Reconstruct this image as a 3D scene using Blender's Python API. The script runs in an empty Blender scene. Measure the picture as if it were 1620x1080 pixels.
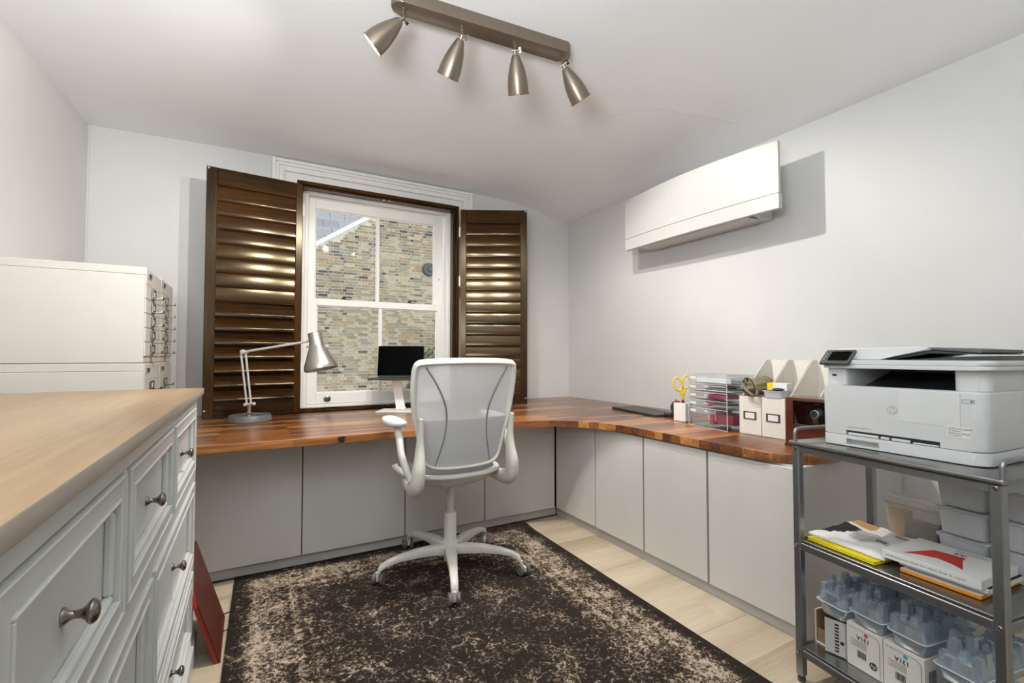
import bpy, bmesh, math, random
from mathutils import Vector, Matrix, noise as mnoise
PI = math.pi
SC = bpy.context.scene
COL = SC.collection
RND = random.Random(7)

# ------------------------------------------------------------------ camera, sky, lights, exposure
CAM_H = 1.15
FPX = 742.0
YAW = math.radians(29.089)
PITCH = math.radians(1.775)
cam_d = bpy.data.cameras.new('camera')
cam_d.sensor_width = 36.0
cam_d.lens = FPX / 1620.0 * 36.0
cam_d.clip_start = 0.02
cam = bpy.data.objects.new('camera', cam_d)
COL.objects.link(cam)
cam.location = (0, 0, CAM_H)
cam.rotation_euler = (PI / 2 + PITCH, 0, -YAW)
SC.camera = cam

SC.view_settings.view_transform = 'Standard'
SC.view_settings.look = 'None'
SC.view_settings.gamma = 1.0
SC.view_settings.use_curve_mapping = False
SC.view_settings.exposure = -0.1
SC.cycles.transparent_max_bounces = 40
SC.cycles.max_bounces = 10
SC.cycles.diffuse_bounces = 6

world = bpy.data.worlds.new('overcast_sky')
SC.world = world
world.use_nodes = True
wn = world.node_tree.nodes
wn['Background'].inputs['Color'].default_value = (0.94, 0.965, 1.0, 1)
wn['Background'].inputs['Strength'].default_value = 1.75

# unseen fill lights added behind the camera: one washing the ceiling, one from above
def area_light(name, loc, rot, sx, sy, power, col):
    l = bpy.data.lights.new(name, 'AREA')
    l.shape = 'RECTANGLE'; l.size = sx; l.size_y = sy; l.energy = power; l.color = col
    o = bpy.data.objects.new(name, l); COL.objects.link(o)
    o.location = loc; o.rotation_euler = rot
    return o
area_light('rear_uplighter', (-.45, .05, 1.60), (math.radians(180 - 21), 0, math.radians(-35)), .7, .5, 92.0, (0.88, 0.95, 1.0))
area_light('rear_ceiling_lamp', (-.2, -.75, 2.58), (math.radians(25), 0, math.radians(-20)), .9, .6, 6.0, (0.95, 0.98, 1.0))
SPOT_POWER = 70.0
SPOT_COL = (1.0, 0.955, 0.90)

# ------------------------------------------------------------------ materials
MATS = {}
def nodes_of(name):
    m = bpy.data.materials.new(name); m.use_nodes = True
    nt = m.node_tree
    return m, nt, nt.nodes['Principled BSDF']
def rgb(h):
    h = h.lstrip('#')
    c = [int(h[i:i + 2], 16) / 255 for i in (0, 2, 4)]
    return tuple(x / 12.92 if x <= .04045 else ((x + .055) / 1.055) ** 2.4 for x in c)
def pm(name, col, rough=.5, metal=0.0, var=.06, scale=30, bump=0.0, bscale=200, coat=0.0, stretch=(1, 1, 1), spec=.5):
    """plain procedural material: a colour broken up by soft noise"""
    if isinstance(col, str): col = rgb(col)
    m, nt, b = nodes_of(name)
    N, L = nt.nodes, nt.links
    tc = N.new('ShaderNodeTexCoord'); mp = N.new('ShaderNodeMapping'); mp.inputs['Scale'].default_value = stretch
    L.new(tc.outputs['Object'], mp.inputs['Vector'])
    nz = N.new('ShaderNodeTexNoise'); nz.inputs['Scale'].default_value = scale; nz.inputs['Detail'].default_value = 4
    L.new(mp.outputs[0], nz.inputs['Vector'])
    r = N.new('ShaderNodeValToRGB')
    r.color_ramp.elements[0].position = .3; r.color_ramp.elements[1].position = .7
    r.color_ramp.elements[0].color = tuple(max(0, c * (1 - var)) for c in col) + (1,)
    r.color_ramp.elements[1].color = tuple(min(1, c * (1 + var)) for c in col) + (1,)
    L.new(nz.outputs['Fac'], r.inputs[0]); L.new(r.outputs[0], b.inputs['Base Color'])
    b.inputs['Roughness'].default_value = rough; b.inputs['Metallic'].default_value = metal
    b.inputs['Specular IOR Level'].default_value = spec
    if coat: b.inputs['Coat Weight'].default_value = coat; b.inputs['Coat Roughness'].default_value = .1
    if bump:
        n2 = N.new('ShaderNodeTexNoise'); n2.inputs['Scale'].default_value = bscale
        L.new(mp.outputs[0], n2.inputs['Vector'])
        bp = N.new('ShaderNodeBump'); bp.inputs['Strength'].default_value = bump; bp.inputs['Distance'].default_value = .002
        L.new(n2.outputs['Fac'], bp.inputs['Height']); L.new(bp.outputs[0], b.inputs['Normal'])
    MATS[name] = m
    return m
def glass(name, tint=(1, 1, 1), gloss=.12, rough=.02, fres=1.45):
    m = bpy.data.materials.new(name); m.use_nodes = True
    nt = m.node_tree; N, L = nt.nodes, nt.links
    N.remove(N['Principled BSDF'])
    t = N.new('ShaderNodeBsdfTransparent'); t.inputs[0].default_value = tuple(tint) + (1,)
    g = N.new('ShaderNodeBsdfGlossy'); g.inputs['Roughness'].default_value = rough
    lw = N.new('ShaderNodeLayerWeight'); lw.inputs['Blend'].default_value = .5
    pw = N.new('ShaderNodeMath'); pw.operation = 'POWER'; pw.inputs[1].default_value = 4.0; L.new(lw.outputs['Facing'], pw.inputs[0])
    f = N.new('ShaderNodeMath'); f.operation = 'MULTIPLY_ADD'; f.inputs[1].default_value = .8; f.inputs[2].default_value = .035; L.new(pw.outputs[0], f.inputs[0])
    mx = N.new('ShaderNodeMixShader'); L.new(f.outputs[0], mx.inputs[0]); L.new(t.outputs[0], mx.inputs[1]); L.new(g.outputs[0], mx.inputs[2])
    L.new(mx.outputs[0], N['Material Output'].inputs[0])
    MATS[name] = m
    return m
def frosted(name, col, clear=.5, rough=.3):
    """thin clear/milky plastic: part see-through, part glossy plastic"""
    m, nt, b = nodes_of(name); N, L = nt.nodes, nt.links
    b.inputs['Base Color'].default_value = tuple(col) + (1,); b.inputs['Roughness'].default_value = rough
    t = N.new('ShaderNodeBsdfTransparent'); mx = N.new('ShaderNodeMixShader')
    lw = N.new('ShaderNodeLayerWeight'); lw.inputs['Blend'].default_value = .35
    ma = N.new('ShaderNodeMath'); ma.operation = 'MULTIPLY_ADD'; ma.inputs[1].default_value = .6; ma.inputs[2].default_value = 1 - clear
    ma.use_clamp = True
    L.new(lw.outputs['Facing'], ma.inputs[0]); L.new(ma.outputs[0], mx.inputs[0])
    L.new(t.outputs[0], mx.inputs[1]); L.new(b.outputs[0], mx.inputs[2]); L.new(mx.outputs[0], N['Material Output'].inputs[0])
    MATS[name] = m
    return m
def mesh_cloth(name, col, clear, lines):
    """thin pale knitted mesh: fine horizontal rows, light passing through"""
    m, nt, b = nodes_of(name); N, L = nt.nodes, nt.links
    tc = N.new('ShaderNodeTexCoord'); wv = N.new('ShaderNodeTexWave'); wv.wave_type = 'BANDS'; wv.bands_direction = 'Z'; wv.inputs['Scale'].default_value = lines / 6.283 * 1.0
    L.new(tc.outputs['Object'], wv.inputs['Vector'])
    r = N.new('ShaderNodeValToRGB'); r.color_ramp.elements[0].color = tuple(c * .86 for c in col) + (1,); r.color_ramp.elements[1].color = tuple(col) + (1,)
    L.new(wv.outputs['Fac'], r.inputs[0])
    d = N.new('ShaderNodeBsdfDiffuse'); tl = N.new('ShaderNodeBsdfTranslucent'); t = N.new('ShaderNodeBsdfTransparent')
    L.new(r.outputs[0], d.inputs[0]); L.new(r.outputs[0], tl.inputs[0])
    m1 = N.new('ShaderNodeMixShader'); m1.inputs[0].default_value = .4; L.new(d.outputs[0], m1.inputs[1]); L.new(tl.outputs[0], m1.inputs[2])
    m2 = N.new('ShaderNodeMixShader'); m2.inputs[0].default_value = clear; L.new(m1.outputs[0], m2.inputs[1]); L.new(t.outputs[0], m2.inputs[2])
    L.new(m2.outputs[0], N['Material Output'].inputs[0]); MATS[name] = m
    return m
def clear_plastic(name, tint, col, milk):
    """clear thermoformed sheet: mostly see-through, slightly milky, shiny"""
    m, nt, b = nodes_of(name); N, L = nt.nodes, nt.links
    b.inputs['Base Color'].default_value = tuple(col) + (1,); b.inputs['Roughness'].default_value = .12; b.inputs['Specular IOR Level'].default_value = .9
    t = N.new('ShaderNodeBsdfTransparent'); t.inputs[0].default_value = tuple(tint) + (1,)
    g = N.new('ShaderNodeBsdfGlossy'); g.inputs['Roughness'].default_value = .07
    lw = N.new('ShaderNodeLayerWeight'); lw.inputs['Blend'].default_value = .3
    ma = N.new('ShaderNodeMath'); ma.operation = 'MULTIPLY_ADD'; ma.inputs[1].default_value = .5; ma.inputs[2].default_value = milk; ma.use_clamp = True
    mx = N.new('ShaderNodeMixShader'); m2 = N.new('ShaderNodeMixShader'); m2.inputs[0].default_value = .2
    L.new(lw.outputs['Facing'], ma.inputs[0]); L.new(ma.outputs[0], mx.inputs[0]); L.new(t.outputs[0], mx.inputs[1]); L.new(b.outputs[0], mx.inputs[2])
    L.new(mx.outputs[0], m2.inputs[1]); L.new(g.outputs[0], m2.inputs[2]); L.new(m2.outputs[0], N['Material Output'].inputs[0])
    MATS[name] = m
    return m
def emit(name, col, strength):
    m = bpy.data.materials.new(name); m.use_nodes = True
    nt = m.node_tree; N, L = nt.nodes, nt.links
    N.remove(N['Principled BSDF'])
    e = N.new('ShaderNodeEmission'); e.inputs[0].default_value = tuple(col) + (1,); e.inputs[1].default_value = strength
    L.new(e.outputs[0], N['Material Output'].inputs[0]); MATS[name] = m
    return m
def wood(name, dark, light, axis='X', rough=.4, grain=1.0, scale=6.0, coat=0.0, bump=.08, rand=True, tint=None):
    """streaky timber, the grain running along one local axis"""
    m, nt, b = nodes_of(name); N, L = nt.nodes, nt.links
    tc = N.new('ShaderNodeTexCoord'); mp = N.new('ShaderNodeMapping')
    s = {'X': (.06, 1, 1), 'Y': (1, .06, 1), 'Z': (1, 1, .06)}[axis]
    mp.inputs['Scale'].default_value = s
    vec = tc.outputs['Object']
    if tint: b.inputs['Specular Tint'].default_value = tuple(tint) + (1,); b.inputs['Specular IOR Level'].default_value = .3
    if rand:
        oi = N.new('ShaderNodeObjectInfo'); ml = N.new('ShaderNodeMath'); ml.operation = 'MULTIPLY'; ml.inputs[1].default_value = 37
        L.new(oi.outputs['Random'], ml.inputs[0])
        cx = N.new('ShaderNodeCombineXYZ')
        for i in range(3): L.new(ml.outputs[0], cx.inputs[i])
        L.new(cx.outputs[0], mp.inputs['Location'])
    L.new(vec, mp.inputs['Vector'])
    a = N.new('ShaderNodeTexNoise'); a.inputs['Scale'].default_value = scale * 12; a.inputs['Detail'].default_value = 6; a.inputs['Roughness'].default_value = .65
    c = N.new('ShaderNodeTexNoise'); c.inputs['Scale'].default_value = scale; c.inputs['Detail'].default_value = 3
    L.new(mp.outputs[0], a.inputs['Vector']); L.new(mp.outputs[0], c.inputs['Vector'])
    mx = N.new('ShaderNodeMath'); mx.operation = 'MULTIPLY_ADD'; mx.inputs[1].default_value = .5 * grain
    mu = N.new('ShaderNodeMath'); mu.operation = 'MULTIPLY'; mu.inputs[1].default_value = 1 - .5 * grain
    L.new(c.outputs['Fac'], mu.inputs[0]); L.new(a.outputs['Fac'], mx.inputs[0]); L.new(mu.outputs[0], mx.inputs[2])
    r = N.new('ShaderNodeValToRGB'); r.color_ramp.elements[0].position = .36; r.color_ramp.elements[1].position = .64
    r.color_ramp.elements[0].color = tuple(dark) + (1,); r.color_ramp.elements[1].color = tuple(light) + (1,)
    L.new(mx.outputs[0], r.inputs[0]); L.new(r.outputs[0], b.inputs['Base Color'])
    b.inputs['Roughness'].default_value = rough
    if coat: b.inputs['Coat Weight'].default_value = coat; b.inputs['Coat Roughness'].default_value = .12
    bp = N.new('ShaderNodeBump'); bp.inputs['Strength'].default_value = bump; bp.inputs['Distance'].default_value = .002
    L.new(a.outputs['Fac'], bp.inputs['Height']); L.new(bp.outputs[0], b.inputs['Normal'])
    MATS[name] = m
    return m

def stave_wood(name):
    """oiled hardwood worktop of glued staves running along X"""
    m, nt, b = nodes_of(name); N, L = nt.nodes, nt.links
    tc = N.new('ShaderNodeTexCoord')
    br = N.new('ShaderNodeTexBrick')
    br.inputs['Scale'].default_value = 1.0; br.inputs['Mortar Size'].default_value = .0006; br.inputs['Mortar Smooth'].default_value = .3
    br.inputs['Brick Width'].default_value = .52; br.inputs['Row Height'].default_value = .058; br.offset = .37; br.inputs['Bias'].default_value = 0
    br.inputs['Color1'].default_value = (0, 0, 0, 1); br.inputs['Color2'].default_value = (1, 1, 1, 1); br.inputs['Mortar'].default_value = (.15, .15, .15, 1)
    L.new(tc.outputs['Object'], br.inputs['Vector'])
    mp = N.new('ShaderNodeMapping'); mp.inputs['Scale'].default_value = (.05, 1, 1)
    L.new(tc.outputs['Object'], mp.inputs['Vector'])
    add = N.new('ShaderNodeVectorMath'); add.operation = 'MULTIPLY_ADD'; add.inputs[1].default_value = (9, 9, 9)
    L.new(br.outputs['Color'], add.inputs[0]); L.new(mp.outputs[0], add.inputs[2])
    a = N.new('ShaderNodeTexNoise'); a.inputs['Scale'].default_value = 55; a.inputs['Detail'].default_value = 6
    L.new(add.outputs[0], a.inputs['Vector'])
    # value = stave tone * .65 + grain * .35
    bw = N.new('ShaderNodeSeparateColor'); L.new(br.outputs['Color'], bw.inputs[0])
    m1 = N.new('ShaderNodeMath'); m1.operation = 'MULTIPLY'; m1.inputs[1].default_value = .58
    L.new(bw.outputs[0], m1.inputs[0])
    m2 = N.new('ShaderNodeMath'); m2.operation = 'MULTIPLY_ADD'; m2.inputs[1].default_value = .75
    L.new(a.outputs['Fac'], m2.inputs[0]); L.new(m1.outputs[0], m2.inputs[2])
    r = N.new('ShaderNodeValToRGB'); e = r.color_ramp.elements
    e[0].position = .24; e[0].color = rgb('#42230f') + (1,)
    e[1].position = .95; e[1].color = rgb('#bb8044') + (1,)
    k = e.new(.5); k.color = rgb('#6c3c1b') + (1,)
    k = e.new(.72); k.color = rgb('#8d5528') + (1,)
    L.new(m2.outputs[0], r.inputs[0]); L.new(r.outputs[0], b.inputs['Base Color'])
    b.inputs['Roughness'].default_value = .34; b.inputs['Coat Weight'].default_value = .6; b.inputs['Coat Roughness'].default_value = .26
    bp = N.new('ShaderNodeBump'); bp.inputs['Strength'].default_value = .1; bp.inputs['Distance'].default_value = .001
    L.new(a.outputs['Fac'], bp.inputs['Height']); L.new(bp.outputs[0], b.inputs['Normal'])
    MATS[name] = m
    return m

def rug_material(name, hx, hy):
    """worn oriental rug: near-black pile, beige wear thickest in a border band"""
    m, nt, b = nodes_of(name); N, L = nt.nodes, nt.links
    tc = N.new('ShaderNodeTexCoord'); sp = N.new('ShaderNodeSeparateXYZ'); L.new(tc.outputs['Object'], sp.inputs[0])
    def math_(op, a, bb=None, c=None):
        n = N.new('ShaderNodeMath'); n.operation = op
        for i, v in enumerate((a, bb, c)):
            if v is None: continue
            if isinstance(v, (int, float)): n.inputs[i].default_value = v
            else: L.new(v, n.inputs[i])
        return n.outputs[0]
    def noise_(scale, detail=3, rough=.6, dist=0):
        n = N.new('ShaderNodeTexNoise'); n.inputs['Scale'].default_value = scale; n.inputs['Detail'].default_value = detail
        n.inputs['Roughness'].default_value = rough; n.inputs['Distortion'].default_value = dist
        L.new(tc.outputs['Object'], n.inputs['Vector']); return n.outputs['Fac']
    dx = math_('SUBTRACT', hx, math_('ABSOLUTE', sp.outputs[0]))
    dy = math_('SUBTRACT', hy, math_('ABSOLUTE', sp.outputs[1]))
    ed = math_('MINIMUM', dx, dy)                       # distance to the rug's edge
    mr = N.new('ShaderNodeValToRGB'); e = mr.color_ramp.elements; mr.color_ramp.interpolation = 'LINEAR'
    prof = [(0, 0.04), (.04, .2), (.07, .38), (.1, .60), (.2, .56), (.235, .36), (.25, .58), (.27, .5), (.285, .3), (.315, .48), (.335, .30), (.5, .27), (1, .32)]
    e[0].position = 0; e[0].color = (prof[0][1],) * 3 + (1,); e[1].position = 1; e[1].color = (prof[-1][1],) * 3 + (1,)
    for p, v in prof[1:-1]:
        k = e.new(p); k.color = (v, v, v, 1)
    L.new(ed, mr.inputs[0])
    big = noise_(5.5, 3, .6); mid = noise_(26, 4, .7, 1.2); fine = noise_(85, 5, .75, .6)
    # small motifs
    vo = N.new('ShaderNodeTexVoronoi'); vo.inputs['Scale'].default_value = 16; vo.feature = 'DISTANCE_TO_EDGE'
    dn = N.new('ShaderNodeTexNoise'); dn.inputs['Scale'].default_value = 9; L.new(tc.outputs['Object'], dn.inputs['Vector'])
    va = N.new('ShaderNodeVectorMath'); va.operation = 'MULTIPLY_ADD'; va.inputs[1].default_value = (.12, .12, .12)
    L.new(dn.outputs['Color'], va.inputs[0]); L.new(tc.outputs['Object'], va.inputs[2]); L.new(va.outputs[0], vo.inputs['Vector'])
    lines = math_('SUBTRACT', .12, math_('MULTIPLY', vo.outputs['Distance'], 2.2))
    v = math_('MULTIPLY_ADD', mr.outputs[0], .46, math_('MULTIPLY', big, .5))
    v = math_('ADD', v, math_('MULTIPLY', mid, .48))
    v = math_('ADD', v, math_('MULTIPLY', fine, 1.12))
    v = math_('ADD', v, math_('MAXIMUM', lines, 0))
    v = math_('SUBTRACT', v, .84)
    r = N.new('ShaderNodeValToRGB'); e = r.color_ramp.elements
    e[0].position = .38; e[0].color = rgb('#29221d') + (1,); e[1].position = .6; e[1].color = rgb('#b5a592') + (1,)
    k = e.new(.455); k.color = rgb('#54463a') + (1,)
    L.new(v, r.inputs[0]); L.new(r.outputs[0], b.inputs['Base Color'])
    b.inputs['Roughness'].default_value = .95; b.inputs['Specular IOR Level'].default_value = .15
    bp = N.new('ShaderNodeBump'); bp.inputs['Strength'].default_value = .4; bp.inputs['Distance'].default_value = .003
    L.new(fine, bp.inputs['Height']); L.new(bp.outputs[0], b.inputs['Normal'])
    MATS[name] = m
    return m

# ------------------------------------------------------------------ mesh helpers
def sharpen(bm, ang=35):
    a = math.radians(ang)
    for f in bm.faces: f.smooth = True
    for e in bm.edges:
        if len(e.link_faces) == 2:
            try:
                if e.calc_face_angle() > a: e.smooth = False
            except ValueError: e.smooth = False
        else: e.smooth = False
def wmat(o):
    M = o.matrix_basis.copy()
    return (wmat(o.parent) @ M) if o.parent else M
def obj(name, bm, m, parent=None, w=False, loc=None, smooth=35, recalc=True):
    """link a bmesh as ONE mesh object; w=True: the bmesh is in world coordinates"""
    if recalc: bmesh.ops.recalc_face_normals(bm, faces=bm.faces)
    if w and parent is not None: bm.transform(wmat(parent).inverted())
    if loc is not None and parent is None: bm.transform(Matrix.Translation(-Vector(loc)))
    if smooth: sharpen(bm, smooth)
    me = bpy.data.meshes.new(name); bm.to_mesh(me); bm.free()
    ms = m if isinstance(m, (list, tuple)) else [m]
    for x in ms: me.materials.append(MATS[x] if isinstance(x, str) else x)
    o = bpy.data.objects.new(name, me); COL.objects.link(o)
    if parent is not None: o.parent = parent
    elif loc is not None: o.location = loc
    return o
def tag(o, label=None, cat=None, group=None, kind=None):
    if label: o['label'] = label
    if cat: o['category'] = cat
    if group: o['group'] = group
    if kind: o['kind'] = kind
    return o
def thing(name, label, cat, loc=(0, 0, 0), rotz=0, group=None):
    o = bpy.data.objects.new(name, None); COL.objects.link(o)
    o.empty_display_size = .05
    o.location = loc; o.rotation_euler = (0, 0, rotz)
    return tag(o, label, cat, group)
def struct(name, bm, m, parent=None, **k):
    o = obj(name, bm, m, parent, **k)
    if parent is None: o['kind'] = 'structure'
    return o
def copy_tree(o, parent=None):
    c = o.copy(); COL.objects.link(c); c.parent = parent
    for ch in list(o.children): copy_tree(ch, c)
    return c

def NB(): return bmesh.new()
def add_box(bm, x0, x1, y0, y1, z0, z1, bev=0, seg=1, M=None, mi=0):
    vs = [bm.verts.new(p) for p in ((x0, y0, z0), (x1, y0, z0), (x1, y1, z0), (x0, y1, z0), (x0, y0, z1), (x1, y0, z1), (x1, y1, z1), (x0, y1, z1))]
    fs = [bm.faces.new([vs[i] for i in f]) for f in ((3, 2, 1, 0), (4, 5, 6, 7), (0, 1, 5, 4), (1, 2, 6, 5), (2, 3, 7, 6), (3, 0, 4, 7))]
    for f in fs: f.material_index = mi
    if bev:
        es = list({e for f in fs for e in f.edges})
        r = bmesh.ops.bevel(bm, geom=es, offset=bev, segments=seg, affect='EDGES', profile=.5)
        for f in r['faces']: f.material_index = mi
        vs = list({v for v in vs if v.is_valid} | set(r['verts']))
    if M is not None: bmesh.ops.transform(bm, matrix=M, verts=vs)
    return bm
def bx(*a, **k): return add_box(NB(), *a, **k)
def add_prism(bm, poly, z0, z1, M=None, bev=0, seg=1, mi=0, both=True):
    """extrude a polygon in local XY from z0 to z1"""
    lo = [bm.verts.new((p[0], p[1], z0)) for p in poly]; hi = [bm.verts.new((p[0], p[1], z1)) for p in poly]
    n = len(poly); fs = [bm.faces.new(hi), bm.faces.new(lo[::-1])]
    es = []
    for i in range(n):
        f = bm.faces.new((lo[i], lo[(i + 1) % n], hi[(i + 1) % n], hi[i])); fs.append(f)
    for f in fs: f.material_index = mi
    vs = lo + hi
    if bev:
        es = list(set(fs[0].edges) | (set(fs[1].edges) if both else set()))
        r = bmesh.ops.bevel(bm, geom=es, offset=bev, segments=seg, affect='EDGES', profile=.5)
        vs = [v for v in vs if v.is_valid] + r['verts']; vs = list(set(vs))
        for f in r['faces']: f.material_index = mi
    if M is not None: bmesh.ops.transform(bm, matrix=M, verts=vs)
    return bm
def frame_of(t):
    t = Vector(t).normalized()
    a = Vector((0, 0, 1)) if abs(t.z) < .9 else Vector((1, 0, 0))
    u = t.cross(a).normalized(); v = t.cross(u).normalized()
    return t, u, v
def catmull(pts, n=6, closed=False):
    P = [Vector(p) for p in pts]; out = []
    m = len(P); rng = range(m if closed else m - 1)
    for i in rng:
        p1, p2 = P[i], P[(i + 1) % m]
        p0 = P[(i - 1) % m] if (closed or i > 0) else p1 * 2 - p2
        p3 = P[(i + 2) % m] if (closed or i + 2 < m) else p2 * 2 - p1
        for k in range(n):
            t = k / n
            out.append(.5 * ((2 * p1) + (p2 - p0) * t + (2 * p0 - 5 * p1 + 4 * p2 - p3) * t * t + (3 * p1 - p0 - 3 * p2 + p3) * t ** 3))
    if not closed: out.append(P[-1])
    return out
def add_tube(bm, pts, r, n=8, closed=False, mi=0, flat=None, up=None):
    """sweep a circle (or an ellipse: flat=(ru, rv) multipliers, up=axis of ru) along points"""
    P = [Vector(p) for p in pts]; m = len(P); rings = []
    R = r if isinstance(r, (list, tuple)) else [r] * m
    pu = None
    for i in range(m):
        if closed: t = P[(i + 1) % m] - P[(i - 1) % m]
        else: t = P[min(i + 1, m - 1)] - P[max(i - 1, 0)]
        t.normalize()
        if up is not None:
            u = Vector(up); u = (u - t * u.dot(t)).normalized(); v = t.cross(u)
        else:
            if pu is None: _, u, v = frame_of(t)
            else:
                u = (pu - t * pu.dot(t)).normalized(); v = t.cross(u)
            pu = u
        fu, fv = flat if flat else (1, 1)
        rings.append([bm.verts.new(P[i] + R[i] * (fu * math.cos(2 * PI * k / n) * u + fv * math.sin(2 * PI * k / n) * v)) for k in range(n)])
    last = m if closed else m - 1
    for i in range(last):
        a, b = rings[i], rings[(i + 1) % m]
        for k in range(n):
            f = bm.faces.new((a[k], a[(k + 1) % n], b[(k + 1) % n], b[k])); f.material_index = mi
    if not closed:
        bm.faces.new(rings[0][::-1]).material_index = mi; bm.faces.new(rings[-1]).material_index = mi
    return bm
def add_lathe(bm, prof, n=20, M=None, mi=0, cap=True):
    """revolve (r, z) pairs about local Z"""
    rings = []; vs = []
    for r, z in prof:
        if r < 1e-6: v = [bm.verts.new((0, 0, z))]
        else: v = [bm.verts.new((r * math.cos(2 * PI * k / n), r * math.sin(2 * PI * k / n), z)) for k in range(n)]
        rings.append(v); vs += v
    for a, b in zip(rings, rings[1:]):
        for k in range(n):
            q = [a[k % len(a)], a[(k + 1) % len(a)], b[(k + 1) % len(b)], b[k % len(b)]]
            q2 = []
            for v in q:
                if v not in q2: q2.append(v)
            if len(q2) > 2:
                f = bm.faces.new(q2); f.material_index = mi
    if cap:
        for ring, flip in ((rings[0], True), (rings[-1], False)):
            if len(ring) > 2:
                f = bm.faces.new(ring[::-1] if flip else ring); f.material_index = mi
    if M is not None: bmesh.ops.transform(bm, matrix=M, verts=vs)
    return bm
def axis_M(p, d):
    """matrix taking local Z to direction d at point p"""
    return Matrix.Translation(Vector(p)) @ Vector((0, 0, 1)).rotation_difference(Vector(d).normalized()).to_matrix().to_4x4()
def basis(o, x, y, z):
    M = Matrix.Identity(4)
    for i, a in enumerate((x, y, z)):
        a = Vector(a)
        M[0][i], M[1][i], M[2][i] = a
    M.translation = Vector(o)
    return M
def rrect(w, h, r, n=4, cx=0, cy=0):
    out = []
    for sx, sy, a0 in ((1, 1, 0), (-1, 1, 90), (-1, -1, 180), (1, -1, 270)):
        for k in range(n + 1):
            a = math.radians(a0 + 90 * k / n)
            out.append((cx + sx * (w / 2 - r) + r * math.cos(a), cy + sy * (h / 2 - r) + r * math.sin(a)))
    return out
def add_frame(bm, x0, x1, z0, z1, wl, wr, wb, wt, y0, y1, bev=0):
    add_box(bm, x0, x0 + wl, y0, y1, z0, z1, bev); add_box(bm, x1 - wr, x1, y0, y1, z0, z1, bev)
    add_box(bm, x0 + wl, x1 - wr, y0, y1, z0, z0 + wb, bev); add_box(bm, x0 + wl, x1 - wr, y0, y1, z1 - wt, z1, bev)
    return bm
def text_bm(s, size, M, depth=.0006, align='CENTER', shear=0, bold=0):
    cu = bpy.data.curves.new('lettering', 'FONT'); cu.body = s; cu.size = size; cu.extrude = depth; cu.align_x = align; cu.align_y = 'CENTER'
    cu.shear = shear; cu.offset = bold; cu.resolution_u = 2
    o = bpy.data.objects.new('lettering', cu); COL.objects.link(o)
    dg = bpy.context.evaluated_depsgraph_get(); dg.update()
    me = bpy.data.meshes.new_from_object(o.evaluated_get(dg))
    bm = NB(); bm.from_mesh(me); bm.transform(M)
    bpy.data.objects.remove(o); bpy.data.curves.remove(cu); bpy.data.meshes.remove(me)
    return bm
def merge(bm, other):
    me = bpy.data.meshes.new('tmp'); other.to_mesh(me); other.free(); bm.from_mesh(me); bpy.data.meshes.remove(me)
    return bm

def boolean(a, b):
    """a minus b, as a new bmesh"""
    res = []
    for bmx in (a, b):
        bmesh.ops.recalc_face_normals(bmx, faces=bmx.faces)
        me = bpy.data.meshes.new('tmp'); bmx.to_mesh(me); bmx.free(); o = bpy.data.objects.new('tmp', me); COL.objects.link(o); res.append(o)
    md = res[0].modifiers.new('cut', 'BOOLEAN'); md.operation = 'DIFFERENCE'; md.object = res[1]; md.solver = 'EXACT'
    dg = bpy.context.evaluated_depsgraph_get(); dg.update()
    me = bpy.data.meshes.new_from_object(res[0].evaluated_get(dg))
    bm = NB(); bm.from_mesh(me); bpy.data.meshes.remove(me)
    for o in res:
        m_ = o.data; bpy.data.objects.remove(o); bpy.data.meshes.remove(m_)
    return bm

# ------------------------------------------------------------------ material set
pm('wall_paint', '#cdccca', .85, var=.02, scale=3, bump=.15, bscale=90)
pm('ceiling_paint', '#ececec', .9, var=.015, scale=2.5, bump=.12, bscale=70)
pm('gloss_white', '#e6e3de', .35, var=.02, scale=8)
pm('cabinet_grey', '#cdc9c4', .5, var=.035, scale=4, bump=.08, bscale=60, stretch=(1, 1, .5))
pm('plinth_grey', '#b9b6b1', .55, var=.03, scale=6)
pm('seam_dark', '#2b2927', .8)
pm('subfloor', '#6a5c4a', .9)
pm('white_plastic', '#dcdcd8', .4, var=.02)
pm('chair_white', '#d3cfc6', .38, var=.025, scale=12)
pm('chair_grey', '#77787a', .5)
pm('caster_grey', '#6a665f', .5, var=.08)
pm('seat_fabric', '#54585b', .95, var=.28, scale=160, bump=.5, bscale=260)
pm('seam_grey', '#77777a', .6)
pm('steel', '#9b9b99', .26, .95, var=.05, scale=40, stretch=(.1, 1, 1))
pm('steel_tube', '#96999b', .3, .9, var=.04, scale=30)
pm('ac_white', '#bdbcb8', .42, var=.015)
pm('lamp_steel', '#aaa69d', .3, .85, var=.03)
pm('arm_steel', '#cfcfcc', .35, .5)
pm('chrome', '#c9c9c7', .12, 1.0, var=.02)
pm('pewter', '#8d867d', .25, 1.0, var=.12, scale=60)
pm('bronze_grey', '#86796c', .36, .75, var=.06, scale=25, stretch=(1, 1, .2))
pm('brass', '#b98d4a', .25, 1.0)
pm('filing_white', '#c6c2ba', .42, var=.015, scale=5)
pm('chest_paint', '#cfd0cd', .32, var=.02, scale=6, spec=.5)
pm('black_plastic', '#17181a', .4, var=.1)
pm('dark_grey_plastic', '#3b3c3d', .45, var=.1)
pm('lamp_base_grey', '#5c5d5d', .5, .2, var=.06)
pm('screen_black', '#020202', .3, var=0, spec=.04)
pm('laptop_alu', '#8c8f92', .35, .8)
pm('laptop_dark', '#3f4043', .45, .6)
pm('printer_white', '#cccdcc', .45, var=.015)
pm('tape_film', '#d3d4d2', .3, var=.01)
pm('printer_grey', '#b5b6b5', .5, var=.03)
pm('printer_dark', '#33383a', .45, var=.1)
pm('paper_white', '#dcdad6', .8, var=.02)
pm('paper_grey', '#b9b7b3', .8, var=.05)
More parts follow.
